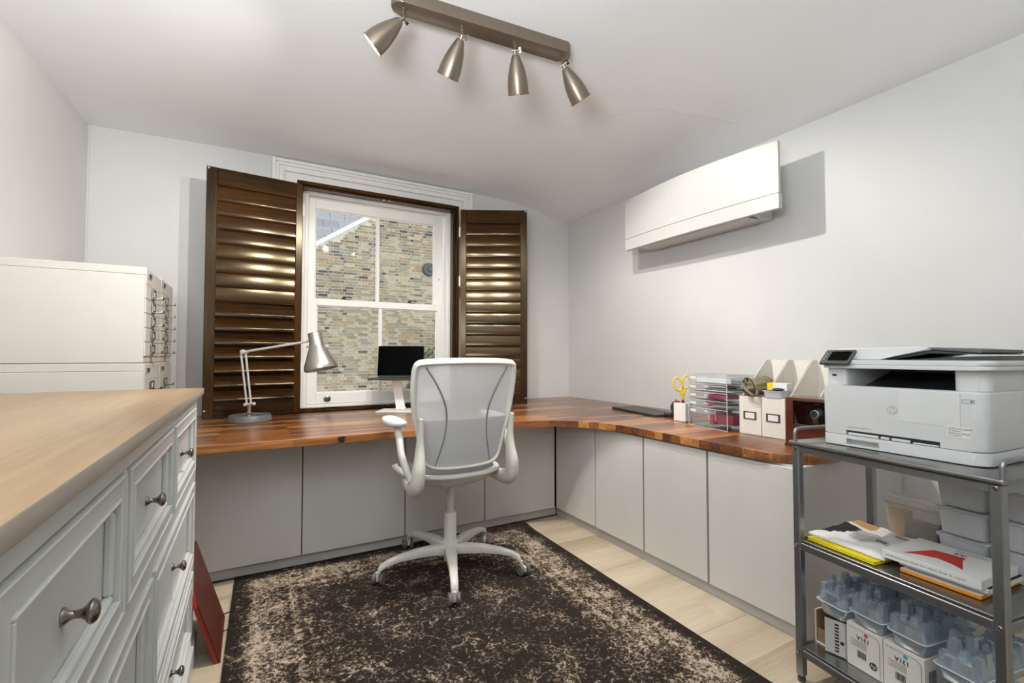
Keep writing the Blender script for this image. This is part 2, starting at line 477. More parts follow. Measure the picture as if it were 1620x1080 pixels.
pm('card_white', '#d8d2c9', .75, var=.02)
pm('card_inner', '#a89f95', .8, var=.03)
pm('cardboard', '#8a6f50', .85, var=.08, scale=60)
pm('ink_black', '#1c1c1e', .6)
pm('ink_grey', '#77777a', .7)
pm('ink_magenta', '#c2376e', .6); pm('ink_cyan', '#3d9fc2', .6)
pm('red_gloss', '#8e2112', .4, var=.06); pm('red_board', '#571b0c', .45, var=.1, scale=20)
pm('red_print', '#c4241d', .5); pm('yellow_print', '#e3cf16', .5); pm('orange_print', '#d98a1a', .5)
pm('brown_paper', '#c49a63', .8, var=.06)
pm('scissor_yellow', '#e8c21e', .4); pm('red_plastic', '#c23a3a', .4); pm('pink_plastic', '#b5476a', .4)
pm('maroon_card', '#8d3347', .6, var=.1)
pm('khaki_cloth', '#7a7058', .95, var=.22, scale=90, bump=.5, bscale=160)
pm('cord_black', '#1d1a16', .8)
pm('navy', '#20283f', .6)
pm('brick_mortar', '#dcd5c8', .95, var=.08, scale=20)
pm('slate', '#a3a4a9', .7, var=.1, scale=8); pm('slate_dark', '#96989e', .7, var=.1, scale=8)
pm('pale_roofing', '#dcdcd8', .9, var=.03)
pm('verge_white', '#e9ecf2', .5, var=.02)
pm('vent_grey', '#55585c', .6)
pm('leaf_green', '#64765c', .7, var=.35, scale=30); pm('leaf_dark', '#42543f', .7, var=.35, scale=30)
pm('bark', '#4a3b2e', .9)
BRICKS = []
for i, h in enumerate(('#a5967d', '#9a8c75', '#8a7d66', '#b3a68f', '#776e60', '#9a8a6c', '#665f57', '#a88a68', '#504b46', '#928b7e')):
    pm('brick_%s' % 'abcdefghij'[i], h, .95, var=.25, scale=24); BRICKS.append('brick_%s' % 'abcdefghij'[i])
wood('shutter_wood', rgb('#140b05'), rgb('#432910'), 'X', .17, 1.0, 7, tint=(1, .84, .55))
wood('shutter_stile', rgb('#150c06'), rgb('#452b12'), 'Z', .22, 1.0, 7, tint=(1, .85, .6))
wood('oak_top', rgb('#8a6f50'), rgb('#ad9170'), 'Y', .38, .8, 5)
wood('oak_edge', rgb('#978a7d'), rgb('#b9aea2'), 'Y', .5, .6, 6)
wood('floor_oak', rgb('#a3937b'), rgb('#cbbca4'), 'X', .42, .55, 5, bump=.05)
wood('case_wood', rgb('#2c110a'), rgb('#6b2b17'), 'Y', .18, 1.0, 9, coat=.5)
stave_wood('desk_wood')
glass('window_glass', (.97, .99, .98)); glass('acrylic', (.965, .975, .98), rough=.04); glass('case_glass', (.92, .94, .94))
clear_plastic('blister', (.72, .82, .90), (.72, .79, .85), .22); frosted('milky_box', (.70, .72, .75), .45, .3); frosted('clear_box', (.66, .60, .53), .80, .15)
mesh_cloth('chair_mesh', (.95, .95, .96), .16, 900); mesh_cloth('chair_mesh_dense', (.70, .70, .71), .12, 260)
emit('bulb_glow', (1.0, .84, .62), 14.0)

# ------------------------------------------------------------------ the room
YW, XR = 3.90, 2.83
def xl(y): return -.93 - .052 * (3.9 - y)
def ceil_z(x, y):
    r = max(0, XR - x)
    return 2.645 - .138 * math.exp(-(r / .45) ** 1.5) - .016 * math.exp(-((x + .95) / .5) ** 2)
# floor: sub-floor slab with oak planks as pieces
fl = struct('floor', bx(-1.3, 2.95, -1.3, 4.1, -.06, -.008), 'subfloor')
FL_P = .2126
k0 = int((-1.3 - 1.137) / FL_P)
plank_me = {}
for k in range(k0, 9):
    ya = 1.137 + k * FL_P; yb = ya + FL_P
    if yb > 3.02: break
    off = [.15, .78, .42, 1.05, .6, .27][k % 6]
    xe = 2.83 if yb < 1.2 else 2.0
    x = -1.2 - off
    while x < xe:
        x2 = x + 1.28
        a, b = max(x, -1.2), min(x2, xe)
        key = (round(b - a, 3),)
        if b - a > .02:
            if key not in plank_me:
                o = obj('plank', bx(0, b - a, 0, FL_P, -.008, 0, .0026), 'floor_oak', fl); plank_me[key] = o.data
            else:
                o = bpy.data.objects.new('plank', plank_me[key]); COL.objects.link(o); o.parent = fl
            o.location = (a, ya, 0)
        x = x2
# walls
OX0, OX1, OZ0, OZ1 = .325, 1.535, .735, 2.43
bm = NB()
add_box(bm, -1.4, OX0, YW, YW + .30, 0, 2.78); add_box(bm, OX1, 3.0, YW, YW + .30, 0, 2.78)
add_box(bm, OX0, OX1, YW, YW + .30, 0, OZ0); add_box(bm, OX0, OX1, YW, YW + .30, OZ1, 2.78)
struct('wall_window', bm, 'wall_paint')
struct('wall_right', bx(XR, XR + .12, -1.3, YW, 0, 2.78), 'wall_paint')
struct('wall_rear', bx(-1.4, 2.95, -1.42, -1.3, 0, 2.78), 'wall_paint')
struct('wall_left', add_prism(NB(), [(xl(-1.3), -1.3), (xl(YW), YW), (xl(YW) - .15, YW), (xl(-1.3) - .15, -1.3)], 0, 2.78), 'wall_paint')
# ceiling: a plaster skin that sags to the right-hand wall
bm = NB(); g = []
xs = [-1.4 + i * .11 for i in range(41)]; ys = [-1.3, -.6, 0, .6, 1.2, 1.8, 2.4, 3.0, 3.5, 4.2]
for x in xs: g.append([bm.verts.new((x, y, ceil_z(x, y))) for y in ys])
gt = [[bm.verts.new((x, y, 2.80)) for y in ys] for x in xs]
for i in range(len(xs) - 1):
    for j in range(len(ys) - 1):
        bm.faces.new((g[i][j], g[i][j + 1], g[i + 1][j + 1], g[i + 1][j])); bm.faces.new((gt[i][j], gt[i + 1][j], gt[i + 1][j + 1], gt[i][j + 1]))
for i in range(len(xs) - 1):
    bm.faces.new((g[i][0], g[i + 1][0], gt[i + 1][0], gt[i][0])); bm.faces.new((g[i + 1][-1], g[i][-1], gt[i][-1], gt[i + 1][-1]))
for j in range(len(ys) - 1):
    bm.faces.new((g[0][j + 1], g[0][j], gt[0][j], gt[0][j + 1])); bm.faces.new((g[-1][j], g[-1][j + 1], gt[-1][j + 1], gt[-1][j]))
ce = struct('ceiling', bm, 'ceiling_paint')
# hairline crack in the ceiling plaster
cr = [(1.93, 2.22), (2.02, 2.08), (2.15, 1.97), (2.28, 1.93), (2.40, 1.86), (2.55, 1.80)]
obj('plaster_crack', add_tube(NB(), [(p.x, p.y, ceil_z(p.x, p.y) - .0003) for p in catmull([(a, b, 0) for a, b in cr], 4)], .0011, 5), 'plinth_grey', ce)
# corner beads
struct('trim_1', add_tube(NB(), [(xl(3.895) + .004, 3.894, .75), (xl(3.895) + .004, 3.894, 2.62)], .006, 6), 'wall_paint')

# window architrave: stepped moulding round the opening
AX0, AX1, AZ1 = .117, 1.743, 2.632
bm = NB()
def arch_piece(bm, o, w, y0):
    add_box(bm, AX0 + o, AX0 + o + w, y0, YW, .742, AZ1 - o, .003); add_box(bm, AX1 - o - w, AX1 - o, y0, YW, .742, AZ1 - o, .003)
    add_box(bm, AX0 + o + w, AX1 - o - w, y0, YW, AZ1 - o - w, AZ1 - o, .003)
arch_piece(bm, 0, .024, YW - .034); arch_piece(bm, .024, .022, YW - .026); arch_piece(bm, .046, .03, YW - .018); arch_piece(bm, .076, .012, YW - .028); arch_piece(bm, .088, .128, YW - .010)
struct('trim_2', bm, 'gloss_white')

# sash window
win = thing('window_1', None, None, (0, 0, 0)); win['kind'] = 'structure'
bm = NB()
add_frame(bm, OX0, OX1, OZ0, OZ1, .022, .022, .03, .022, 3.86, 4.16, .002)
add_frame(bm, OX0 + .022, OX1 - .022, OZ0 + .03, OZ1 - .022, .022, .022, .012, .016, 3.872, 3.896, .004)
obj('box_frame', bm, 'gloss_white', win)
def sash(name, x0, x1, z0, z1, wl, wr, wb, wt, y0, y1, mx):
    bm = NB(); add_frame(bm, x0, x1, z0, z1, wl, wr, wb, wt, y0, y1, .004)
    add_frame(bm, x0 + wl - .001, x1 - wr + .001, z0 + wb - .001, z1 - wt + .001, .009, .009, .009, .009, y0 + .014, y1 - .008, .003)
    add_box(bm, mx - .015, mx + .015, y0 + .006, y1 - .006, z0 + wb, z1 - wt, .006)
    s = obj(name, bm, 'gloss_white', win)
    ym = (y0 + y1) / 2
    obj('pane', bx(x0 + wl, mx - .012, ym - .002, ym + .002, z0 + wb, z1 - wt), 'window_glass', s)
    obj('pane', bx(mx + .012, x1 - wr, ym - .002, ym + .002, z0 + wb, z1 - wt), 'window_glass', s)
    return s
us = sash('upper_sash', .372, 1.488, 1.57, 2.392, .058, .075, .028, .078, 3.955, 3.995, .918)
ls = sash('lower_sash', .372, 1.488, .778, 1.598, .068, .068, .086, .055, 3.900, 3.945, .931)
bm = NB(); add_lathe(bm, [(.026, 0), (.026, .006), (.012, .012), (.0, .014)], 14, axis_M((.523, 3.9, .818), (0, -1, 0)))
add_tube(bm, catmull([(.505, 3.892, .822), (.507, 3.872, .826), (.523, 3.866, .828), (.539, 3.872, .826), (.541, 3.892, .822)], 3), .007, 8)
obj('sash_lift', bm, 'pewter', ls)
for xx in (.655, 1.19):
    bm = NB(); add_box(bm, xx - .035, xx + .035, 3.905, 3.94, 1.598, 1.604, .002); add_lathe(bm, [(.013, 0), (.013, .014), (.006, .022), (0, .023)], 12, axis_M((xx - .012, 3.922, 1.603), (0, 0, 1)))
    add_tube(bm, [(xx - .012, 3.922, 1.62), (xx + .03, 3.915, 1.622), (xx + .045, 3.905, 1.616)], .005, 6)
    obj('sash_fastener', bm, 'ink_black', us)
bm = NB(); add_lathe(bm, [(.007, 0), (.006, .004), (0, .006)], 10, axis_M((1.452, 3.955, 1.83), (0, -1, 0))); obj('stop_screw', bm, 'pewter', us)

# shutter frame (dark timber) round the window
sf = thing('timber_surround', 'dark brown timber frame lining the sash window, shutters hung on it', 'frame', (.906, 3.70, .742))
bm = NB(); add_frame(bm, .276, 1.545, .742, 2.436, .020, .020, .020, .026, 3.712, 3.868, .003); obj('outer_frame', bm, 'shutter_stile', sf, w=True)
bm = NB(); add_frame(bm, .296, 1.525, .762, 2.410, .022, .028, .006, .014, 3.735, 3.765, .003); obj('inner_bead', bm, 'shutter_stile', sf, w=True)
for zz, yy in ((2.400, 3.735), (.768, 3.735)):
    for dx in (-.022, .022):
        bm = NB(); add_lathe(bm, [(.0085, 0), (.0085, .006), (.006, .008), (0, .008)], 12, axis_M((.93 + dx, yy, zz - .008 if zz > 1 else zz + .004), (0, -1, 0))); obj('magnet', bm, 'chrome', sf, w=True)

def slat_bm(L, w=.114, t=.012, n=14):
    bm = NB(); a = []; b = []
    for k in range(n):
        c, s = math.cos(2 * PI * k / n), math.sin(2 * PI * k / n)
        y = (w / 2) * (abs(c) ** .85) * (1 if c >= 0 else -1); z = (t / 2) * s
        a.append(bm.verts.new((0, y, z))); b.append(bm.verts.new((L, y, z)))
    for k in range(n): bm.faces.new((a[k], a[(k + 1) % n], b[(k + 1) % n], b[k]))
    bm.faces.new(a[::-1]); bm.faces.new(b)
    return bm
SLAT = {}
def shutter(label, loc, rot, W, sl, sr, n, open_from):
    S = 1.652
    t = thing('louvred_shutter', label, 'shutter', loc, rot, 'louvred shutters beside the window')
    for x0, x1 in ((0, sl), (W - sr, W)):
        obj('stile', bx(x0, x1, -.014, .014, 0, S, .003), 'shutter_stile', t)
    obj('top_rail', bx(sl, W - sr, -.012, .012, S - .114, S, .003), 'shutter_wood', t)
    obj('bottom_rail', bx(sl, W - sr, -.012, .012, 0, .109, .003), 'shutter_wood', t)
    L = W - sl - sr; key = round(L, 3)
    pitch = (S - .114 - .109) / n
    for i in range(n):
        zc = S - .114 - pitch * (i + .5)
        if key not in SLAT:
            o = obj('slat', slat_bm(L - .002), 'shutter_wood', t, smooth=60); SLAT[key] = o.data
        else:
            o = bpy.data.objects.new('slat', SLAT[key]); COL.objects.link(o); o.parent = t
        tilt = math.radians(84) if i < open_from else math.radians(50)
        o.location = (sl + .001, 0, zc); o.rotation_euler = (tilt + (math.radians(RND.uniform(-1.2, 1.2))), 0, 0)
    for zz in (.05, S - .012):
        xx = .012 if sl > sr else W - .012
        bm = NB(); add_lathe(bm, [(.007, 0), (.007, .003), (0, .004)], 10, axis_M((xx, -.014, zz), (0, -1, 0))); obj('magnet', bm, 'chrome', t)
    xh = W + .006 if sl > sr else -.006
    for zz in (.28, 1.0, 1.42):
        bm = NB(); add_tube(bm, [(xh, .004, zz), (xh, .004, zz + .085)], .006, 8); add_box(bm, xh - .01, xh + .01, .008, .011, zz, zz + .085); obj('hinge', bm, 'white_plastic', t)
    return t
shutter('dark walnut shutter left of the window, its lower slats tilted open', (-.272, 3.632, .745), math.atan2(.058, .585), .586, .062, .045, 15, 8)
shutter('dark walnut shutter right of the window behind the office chair, all slats shut', (1.548, 3.682, .745), math.atan2(-.264, .532), .566, .048, .056, 15, 99)

# ------------------------------------------------------------------ outside
BY = 11.0
nb = thing('brick_house', 'pale yellow stock brick house wall seen outside the window', 'building', (2.6, BY, 0))
def verge_z(x): return 3.57 + (x - 1.197) * (4.465 - 3.57) / (2.526 - 1.197)
obj('wall_core', add_prism(NB(), [(-2.5, -2.6), (8.5, -2.6), (8.5, 8.4), (verge_z(8.5) > 8.4 and 8.37 or 8.3, 8.4), (-2.5, verge_z(-2.5))], BY, BY + .25, basis((0, 0, 0), (1, 0, 0), (0, 0, 1), (0, 1, 0))), 'brick_mortar', nb, w=True)
course = .0655; bl = .192; hd = .091; gap = .0125
cand = []
row = 0; z = -1.6
while z < 6.2:
    x = -1.2 + ((row % 2) * .1455); kk = row % 2
    while x < 6.6:
        w = bl if kk % 2 == 0 else hd
        if max(verge_z(x), 0) > z + course + .02: cand.append((x, z, w))
        x += w + gap; kk += 1
    z += course; row += 1
def dist(c): return ((c[0] + c[2] / 2 - 2.6) / 1.35) ** 2 + ((c[1] - 1.6) / 1.7) ** 2
cand.sort(key=dist)
bme = {}
rb = random.Random(3)
stuffbm = NB()
def brick_mi(c):
    v = mnoise.noise((c[0] * .7, c[1] * .7, 4.2)) * 1.6 + rb.gauss(0, 1.15)
    order = [3, 0, 1, 9, 2, 5, 7, 4, 6, 8]
    return order[max(0, min(9, int(3.2 + v * 2.5)))]
for i, c in enumerate(cand):
    mi = brick_mi(c); d = rb.uniform(.004, .012)
    if i < 300:
        key = (c[2], mi)
        if key not in bme:
            o = obj('brick', bx(0, c[2], -.012, .03, 0, course - gap), BRICKS[mi], nb, smooth=0); bme[key] = o.data
        else:
            o = bpy.data.objects.new('brick', bme[key]); COL.objects.link(o); o.parent = nb
        o.location = (c[0] - 2.6, -d + .008, c[1])
    else:
        add_box(stuffbm, c[0], c[0] + c[2], BY - d, BY + .03, c[1], c[1] + course - gap, mi=mi)
o = obj('brickwork', stuffbm, BRICKS, nb, w=True, smooth=0, recalc=False); o['kind'] = 'stuff'
# white verge board on the slope
p0 = Vector((-2.4, BY, verge_z(-2.4))); p1 = Vector((7.6, BY, verge_z(7.6))); dd = (p1 - p0).normalized(); up_ = Vector((-dd.z, 0, dd.x))
obj('verge_board', add_box(NB(), 0, (p1 - p0).length, -.10, .04, -.03, .055, .006, M=basis(p0, dd, (0, 1, 0), up_)), 'verge_white', nb, w=True)
# slates of the roof slope beyond the verge
rs = thing('slate_roof', 'grey slate roof slope above the white verge board outside', 'roof', (1.2, BY + 2.3, 3.4))
obj('roof_deck', add_box(NB(), -3.5, 4.5, .03, .12, -1.5, 5.0, M=basis((1.2, BY + 2.3, 3.4), (1, 0, .02), (0, .8, -.6), (0, .6, .8))), 'slate_dark', rs, w=True)
sme = {}
for r_ in range(14):
    for c_ in range(17):
        mk = 'slate' if RND.random() < .6 else 'slate_dark'
        if mk not in sme:
            o = obj('slate', bx(.006, .414, 0, .02, .008, .35, .004), mk, rs); sme[mk] = o.data
        else:
            o = bpy.data.objects.new('slate', sme[mk]); COL.objects.link(o); o.parent = rs
        o.matrix_basis = Matrix.Translation((-3.2 + c_ * .42 + (r_ % 2) * .21, 0, 0)) @ Matrix.Rotation(math.radians(-37), 4, 'X') @ Matrix.Translation((0, 0, -.9 + r_ * .345)) @ Matrix.Rotation(math.radians(2), 4, 'X')
vt = thing('flue_vent', 'round dark grey flue vent on the brick wall outside', 'vent', (3.775, BY - .055, 3.26))
bm = NB(); add_lathe(bm, [(.15, 0), (.15, .05), (.135, .07), (.11, .075), (.10, .06), (.06, .06), (.05, .10), (.03, .11), (0, .11)], 24, axis_M((0, 0, 0), (0, -1, 0))); obj('cowl', bm, 'vent_grey', vt)
bm = NB(); add_lathe(bm, [(.165, 0), (.165, .012), (.15, .016), (.10, .016)], 24, axis_M((0, .03, 0), (0, -1, 0)), cap=False); obj('wall_flange', bm, 'dark_grey_plastic', vt)
sh = thing('shrub', 'grey-green leafy shrub against the brick wall outside the window', 'shrub', (3.74, BY - .65, -1.15))
bm = NB()
for k in range(9):
    a = k * .7; add_tube(bm, [(0.05 * math.cos(a), .05 * math.sin(a), 0), (.2 * math.cos(a), .12 * math.sin(a), .9), (.5 * math.cos(a * 1.3), .28 * math.sin(a * 1.3), 1.7 + .25 * math.sin(a * 3))], [.03, .02, .006], 6)
obj('stem', bm, 'bark', sh)
bm = NB(); rl = random.Random(11)
for k in range(3600):
    th_, u_ = rl.uniform(0, 2 * PI), rl.uniform(-1, 1); rr = rl.uniform(.55, 1) ** .5
    px, py, pz = .72 * rr * math.cos(th_) * math.sqrt(1 - u_ * u_), .38 * rr * math.sin(th_) * math.sqrt(1 - u_ * u_), 1.35 + 1.15 * rr * u_
    s_ = rl.uniform(.03, .06)
    d1 = Vector((rl.gauss(0, 1), rl.gauss(0, 1), rl.gauss(.3, .6))).normalized(); t_, u1, v1 = frame_of(d1)
    P = Vector((px, py, pz)); mi = rl.randint(0, 1)
    q = [P, P + t_ * s_ + u1 * s_ * .45, P + t_ * s_ * 2, P + t_ * s_ - u1 * s_ * .45]
    f = bm.faces.new([bm.verts.new(x) for x in q]); f.material_index = mi
o = obj('foliage', bm, ['leaf_green', 'leaf_dark'], sh, smooth=0, recalc=False); o['kind'] = 'stuff'
struct('ground', bx(-5, 12, 4.25, 9.5, -.02, .12), 'pale_roofing')  # unseen pale slab, added to bounce daylight through the window onto the ceiling

# ------------------------------------------------------------------ base cabinets and worktop
def cabinet(label, x0, x1, y0, y1, front):
    """front: '-y' doors face the room from the window wall, '-x' from the right-hand wall"""
    t = thing('base_cabinet', label, 'cabinet', ((x0 + x1) / 2, (y0 + y1) / 2, .055), 0, 'grey cabinets under the worktop')
    if front == '-y':
        obj('carcass', bx(x0 + .001, x1 - .001, y0 + .021, y1, .055, .699), 'cabinet_grey', t, w=True)
        obj('door', bx(x0 + .003, x1 - .003, y0, y0 + .019, .058, .690, .0015), 'cabinet_grey', t, w=True)
        obj('shadow_gap', bx(x0 + .0012, x0 + .0028, y0 + .010, y0 + .02, .058, .69), 'seam_dark', t, w=True)
    else:
        obj('carcass', bx(x0 + .021, x1, y0 + .001, y1 - .001, .055, .699), 'cabinet_grey', t, w=True)
        obj('door', bx(x0, x0 + .019, y0 + .003, y1 - .003, .058, .690, .0015), 'cabinet_grey', t, w=True)
        obj('shadow_gap', bx(x0 + .010, x0 + .02, y1 - .0028, y1 - .0012, .058, .69), 'seam_dark', t, w=True)
    return t
for a, b, s_ in ((-.32, .259, 'leftmost of the four grey flush cabinets under the window desk, beside the chest'),
                 (.259, .835, 'grey flush cabinet under the window desk, second from the chest'),
                 (.835, 1.373, 'grey flush cabinet behind the office chair, under the window desk'),
                 (1.373, 1.936, 'grey flush cabinet at the inner corner, right of the office chair under the window')):
    cabinet(s_, a, b, 2.84, 3.86, '-y')
for a, b, s_ in ((2.395, 2.834, 'narrow grey cabinet at the inner corner of the right-hand run'),
                 (1.971, 2.389, 'grey flush cabinet of the right-hand run, second from the inner corner'),
                 (1.546, 1.965, 'grey flush cabinet of the right-hand run below the clear drawers'),
                 (1.125, 1.540, 'end grey cabinet of the right-hand run, nearest the steel trolley')):
    cabinet(s_, 1.94, 2.80, a, b, '-x')
struct('trim_3', bx(-.95, 1.955, 2.862, 2.878, .001, .054), 'plinth_grey')
struct('trim_4', bx(1.962, 1.978, 1.13, 2.86, .001, .054), 'plinth_grey')
ep = thing('end_panel', 'pale grey end panel closing the right-hand cabinet run behind the trolley', 'panel', (2.18, 1.11, 0))
obj('board', bx(1.945, 2.415, 1.10, 1.122, .001, .699, .001), 'cabinet_grey', ep, w=True)
obj('scribe_strip', bx(2.423, 2.828, 1.106, 1.122, .001, .699, .001), 'wall_paint', ep, w=True)
dk = thing('corner_worktop', 'oiled brown wood L-shaped worktop of glued staves with a curved inner corner', 'desk', (.9, 3.2, .70))
poly = [(-.985, 3.885), (-.985, 2.555), (1.42, 2.555)]
for k in range(1, 13):
    t = k / 12; poly.append(((1 - t) ** 2 * 1.42 + 2 * t * (1 - t) * 1.925 + t * t * 1.925, (1 - t) ** 2 * 2.555 + 2 * t * (1 - t) * 2.545 + t * t * 1.95))
poly += [(1.925, 1.30)]
for k in range(1, 9):
    a = k / 8 * PI / 2; poly.append((1.925 + .21 * (1 - math.cos(a)), 1.285 - .21 * math.sin(a)))
poly += [(2.822, 1.075), (2.822, 3.885)]
obj('top_slab', add_prism(NB(), poly, .701, .740, bev=.003, seg=2), 'desk_wood', dk, w=True)
cc = thing('cable_clip', 'small round black cable clip on the front edge of the desk', 'clip', (.414, 2.548, .722))
bm = NB(); add_lathe(bm, [(.016, 0), (.016, .010), (.011, .017), (0, .019)], 14, axis_M((0, .006, 0), (0, -1, 0))); obj('clip_body', bm, 'black_plastic', cc)
bm = NB(); add_tube(bm, [(-.02, -.004, .012), (0, -.012, .015), (.02, -.004, .012)], .004, 6); obj('clip_jaw', bm, 'dark_grey_plastic', cc)

# ------------------------------------------------------------------ rug
RX0, RX1, RY0, RY1 = -.055, 1.655, .18, 2.852
rug_material('rug_pile', (RX1 - RX0) / 2, (RY1 - RY0) / 2)
bm = NB(); nx, ny = 24, 34; G = []
for i in range(nx + 1):
    col_ = []
    for j in range(ny + 1):
        x = (i / nx - .5) * (RX1 - RX0); y = (j / ny - .5) * (RY1 - RY0)
        zz = .008
        ux, uy = max(0, x - .70) / .155, max(0, y - 1.18) / .156
        zz += .014 * min(ux, 1) * min(uy, 1)
        col_.append(bm.verts.new((x, y, zz)))
    G.append(col_)
for i in range(nx):
    for j in range(ny): bm.faces.new((G[i][j], G[i + 1][j], G[i + 1][j + 1], G[i][j + 1]))
r = bmesh.ops.extrude_face_region(bm, geom=list(bm.faces))
for v in [g_ for g_ in r['geom'] if isinstance(g_, bmesh.types.BMVert)]: v.co.z -= .007
o = obj('area_rug', bm, 'rug_pile', None, smooth=50)
o.rotation_euler = (0, 0, math.radians(-1.3)); o.location = ((RX0 + RX1) / 2 - .032, (RY0 + RY1) / 2 - .022, 0)
tag(o, 'worn black and beige oriental rug on the pale plank floor', 'rug')

# ------------------------------------------------------------------ chest of drawers (left foreground)
ch = thing('chest_of_drawers', 'grey-white painted chest of drawers with oak top in left foreground', 'chest', (-.45, 1.35, 0))
CX, CY1, CY0 = -.191, 2.215, .45
bm = bx(-.775, -.163, .29, 2.262, .996, 1.022, .003, 2)
for f in bm.faces:
    if abs(f.normal.z) < .6: f.material_index = 1
obj('top_slab', bm, ['oak_top', 'oak_edge'], ch, w=True)
obj('carcass', bx(-.755, CX - .006, CY0, CY1, .09, .996), 'chest_paint', ch, w=True)
def front_panel(bm, y0, y1, z0, z1, fr=.037):
    """a drawer front facing +X: frame, moulding and sunken panel"""
    xb, xf = CX - .010, CX + .013
    for a in ((y0, y0 + fr, z0, z1), (y1 - fr, y1, z0, z1), (y0 + fr, y1 - fr, z0, z0 + fr), (y0 + fr, y1 - fr, z1 - fr, z1)):
        add_box(bm, xb, xf, a[0], a[1], a[2], a[3], .001)
    add_box(bm, xb, xb + .006, y0 + fr, y1 - fr, z0 + fr, z1 - fr)
    a, b, c, d = y0 + fr, y1 - fr, z0 + fr, z1 - fr; m = .013
    for (p, q, r_, s_) in ((a, b, c, c + m), (a, b, d - m, d), (a, a + m, c + m, d - m), (b - m, b, c + m, d - m)):
        add_box(bm, xb + .004, xf - .005, p, q, r_, s_, .004)
    e_ = .0045
    for (p, q, r_, s_) in ((y0, y1, z0, z0 + e_), (y0, y1, z1 - e_, z1), (y0, y0 + e_, z0 + e_, z1 - e_), (y1 - e_, y1, z0 + e_, z1 - e_), (a - .005, b + .005, c - .005, c), (a - .005, b + .005, d, d + .005), (a - .005, a, c, d), (b, b + .005, c, d)):
        add_box(bm, xf - .002, xf + .003, p, q, r_, s_, .0015)
def knob(y, z, parent):
    pr_ = [(.0165, 0), (.0165, .003), (.0125, .007), (.0085, .012), (.007, .019), (.0085, .027), (.014, .0335), (.0195, .037), (.0225, .0405), (.0215, .045), (.017, .0495), (.009, .0522), (0, .053)]
    bm = NB(); add_lathe(bm, [(r_ * .66, h_ * .68) for r_, h_ in pr_], 32, axis_M((CX - .004, y, z), (1, 0, 0)))
    obj('knob', bm, 'pewter', parent, w=True, smooth=75)
rows = [(.726, .955, [(.540, .998), (1.030, 1.545), (1.588, 2.138)]), (.386, .676, [(.540, 1.268), (1.300, 2.138)]), (.100, .346, [(.540, 1.268), (1.300, 2.138)])]
for z0, z1, cols in rows:
    for y0, y1 in cols:
        bm = NB(); front_panel(bm, y0, y1, z0, z1); d_ = obj('drawer', bm, 'chest_paint', ch, w=True)
        kz = (z0 + z1) / 2 - .006
        knob((y0 + y1) / 2, kz, d_)
# face frame rails with bead, standing proud of the carcass
bm = NB()
add_box(bm, CX - .006, CX + .009, CY0, 0.538, .09, .996); add_box(bm, CX - .006, CX + .009, 2.140, CY1, .09, .996, .002)
for z0, z1 in ((.957, .996), (.678, .724), (.348, .384), (.09, .098)): add_box(bm, CX - .006, CX + .009, .538, 2.140, z0, z1, .002)
for y, z0, z1 in ((1.000, .724, .957), (1.547, .724, .957), (1.270, .384, .678), (1.270, .098, .348)): add_box(bm, CX - .006, CX + .009, y, y + (.028 if y < 1.4 else .039), z0, z1, .001)
obj('face_frame', bm, 'chest_paint', ch, w=True)
bm = NB(); add_box(bm, -.755, CX + .024, CY0 - .004, CY1 + .004, 0, .088, .004); obj('plinth', bm, 'chest_paint', ch, w=True)

# ------------------------------------------------------------------ red leaning frame between chest and desk
rp = thing('red_board_frame', 'red deep-edged board with black back leaning at the end of the chest', 'board', (-.082, 2.27, .003))
tilt = math.radians(-17.5)
M = Matrix.Rotation(tilt, 4, 'Y')
YZ = basis((0, 0, 0), (0, 1, 0), (0, 0, 1), (1, 0, 0))
OUT = [(-.17, 0), (.18, 0), (.18, .37), (-.03, .37), (-.17, .235)]; INN = [(-.148, .022), (.158, .022), (.158, .348), (-.022, .348), (-.148, .226)]
obj('red_face', add_prism(NB(), OUT, -.006, 0, M @ YZ, .001), 'red_board', rp)
obj('red_rim', boolean(add_prism(NB(), OUT, -.020, -.0062, M @ YZ), add_prism(NB(), INN, -.03, .01, M @ YZ)), 'red_gloss', rp)
obj('black_back', add_prism(NB(), INN, -.021, -.0064, M @ YZ), 'black_plastic', rp)
bm = NB(); add_tube(bm, catmull([(-.012, .14, .03), (.03, .13, .04), (.045, .09, .035), (.03, .05, .015), (-.006, .04, .006)], 5), .0025, 6); obj('string_loop', bm, 'cord_black', rp)

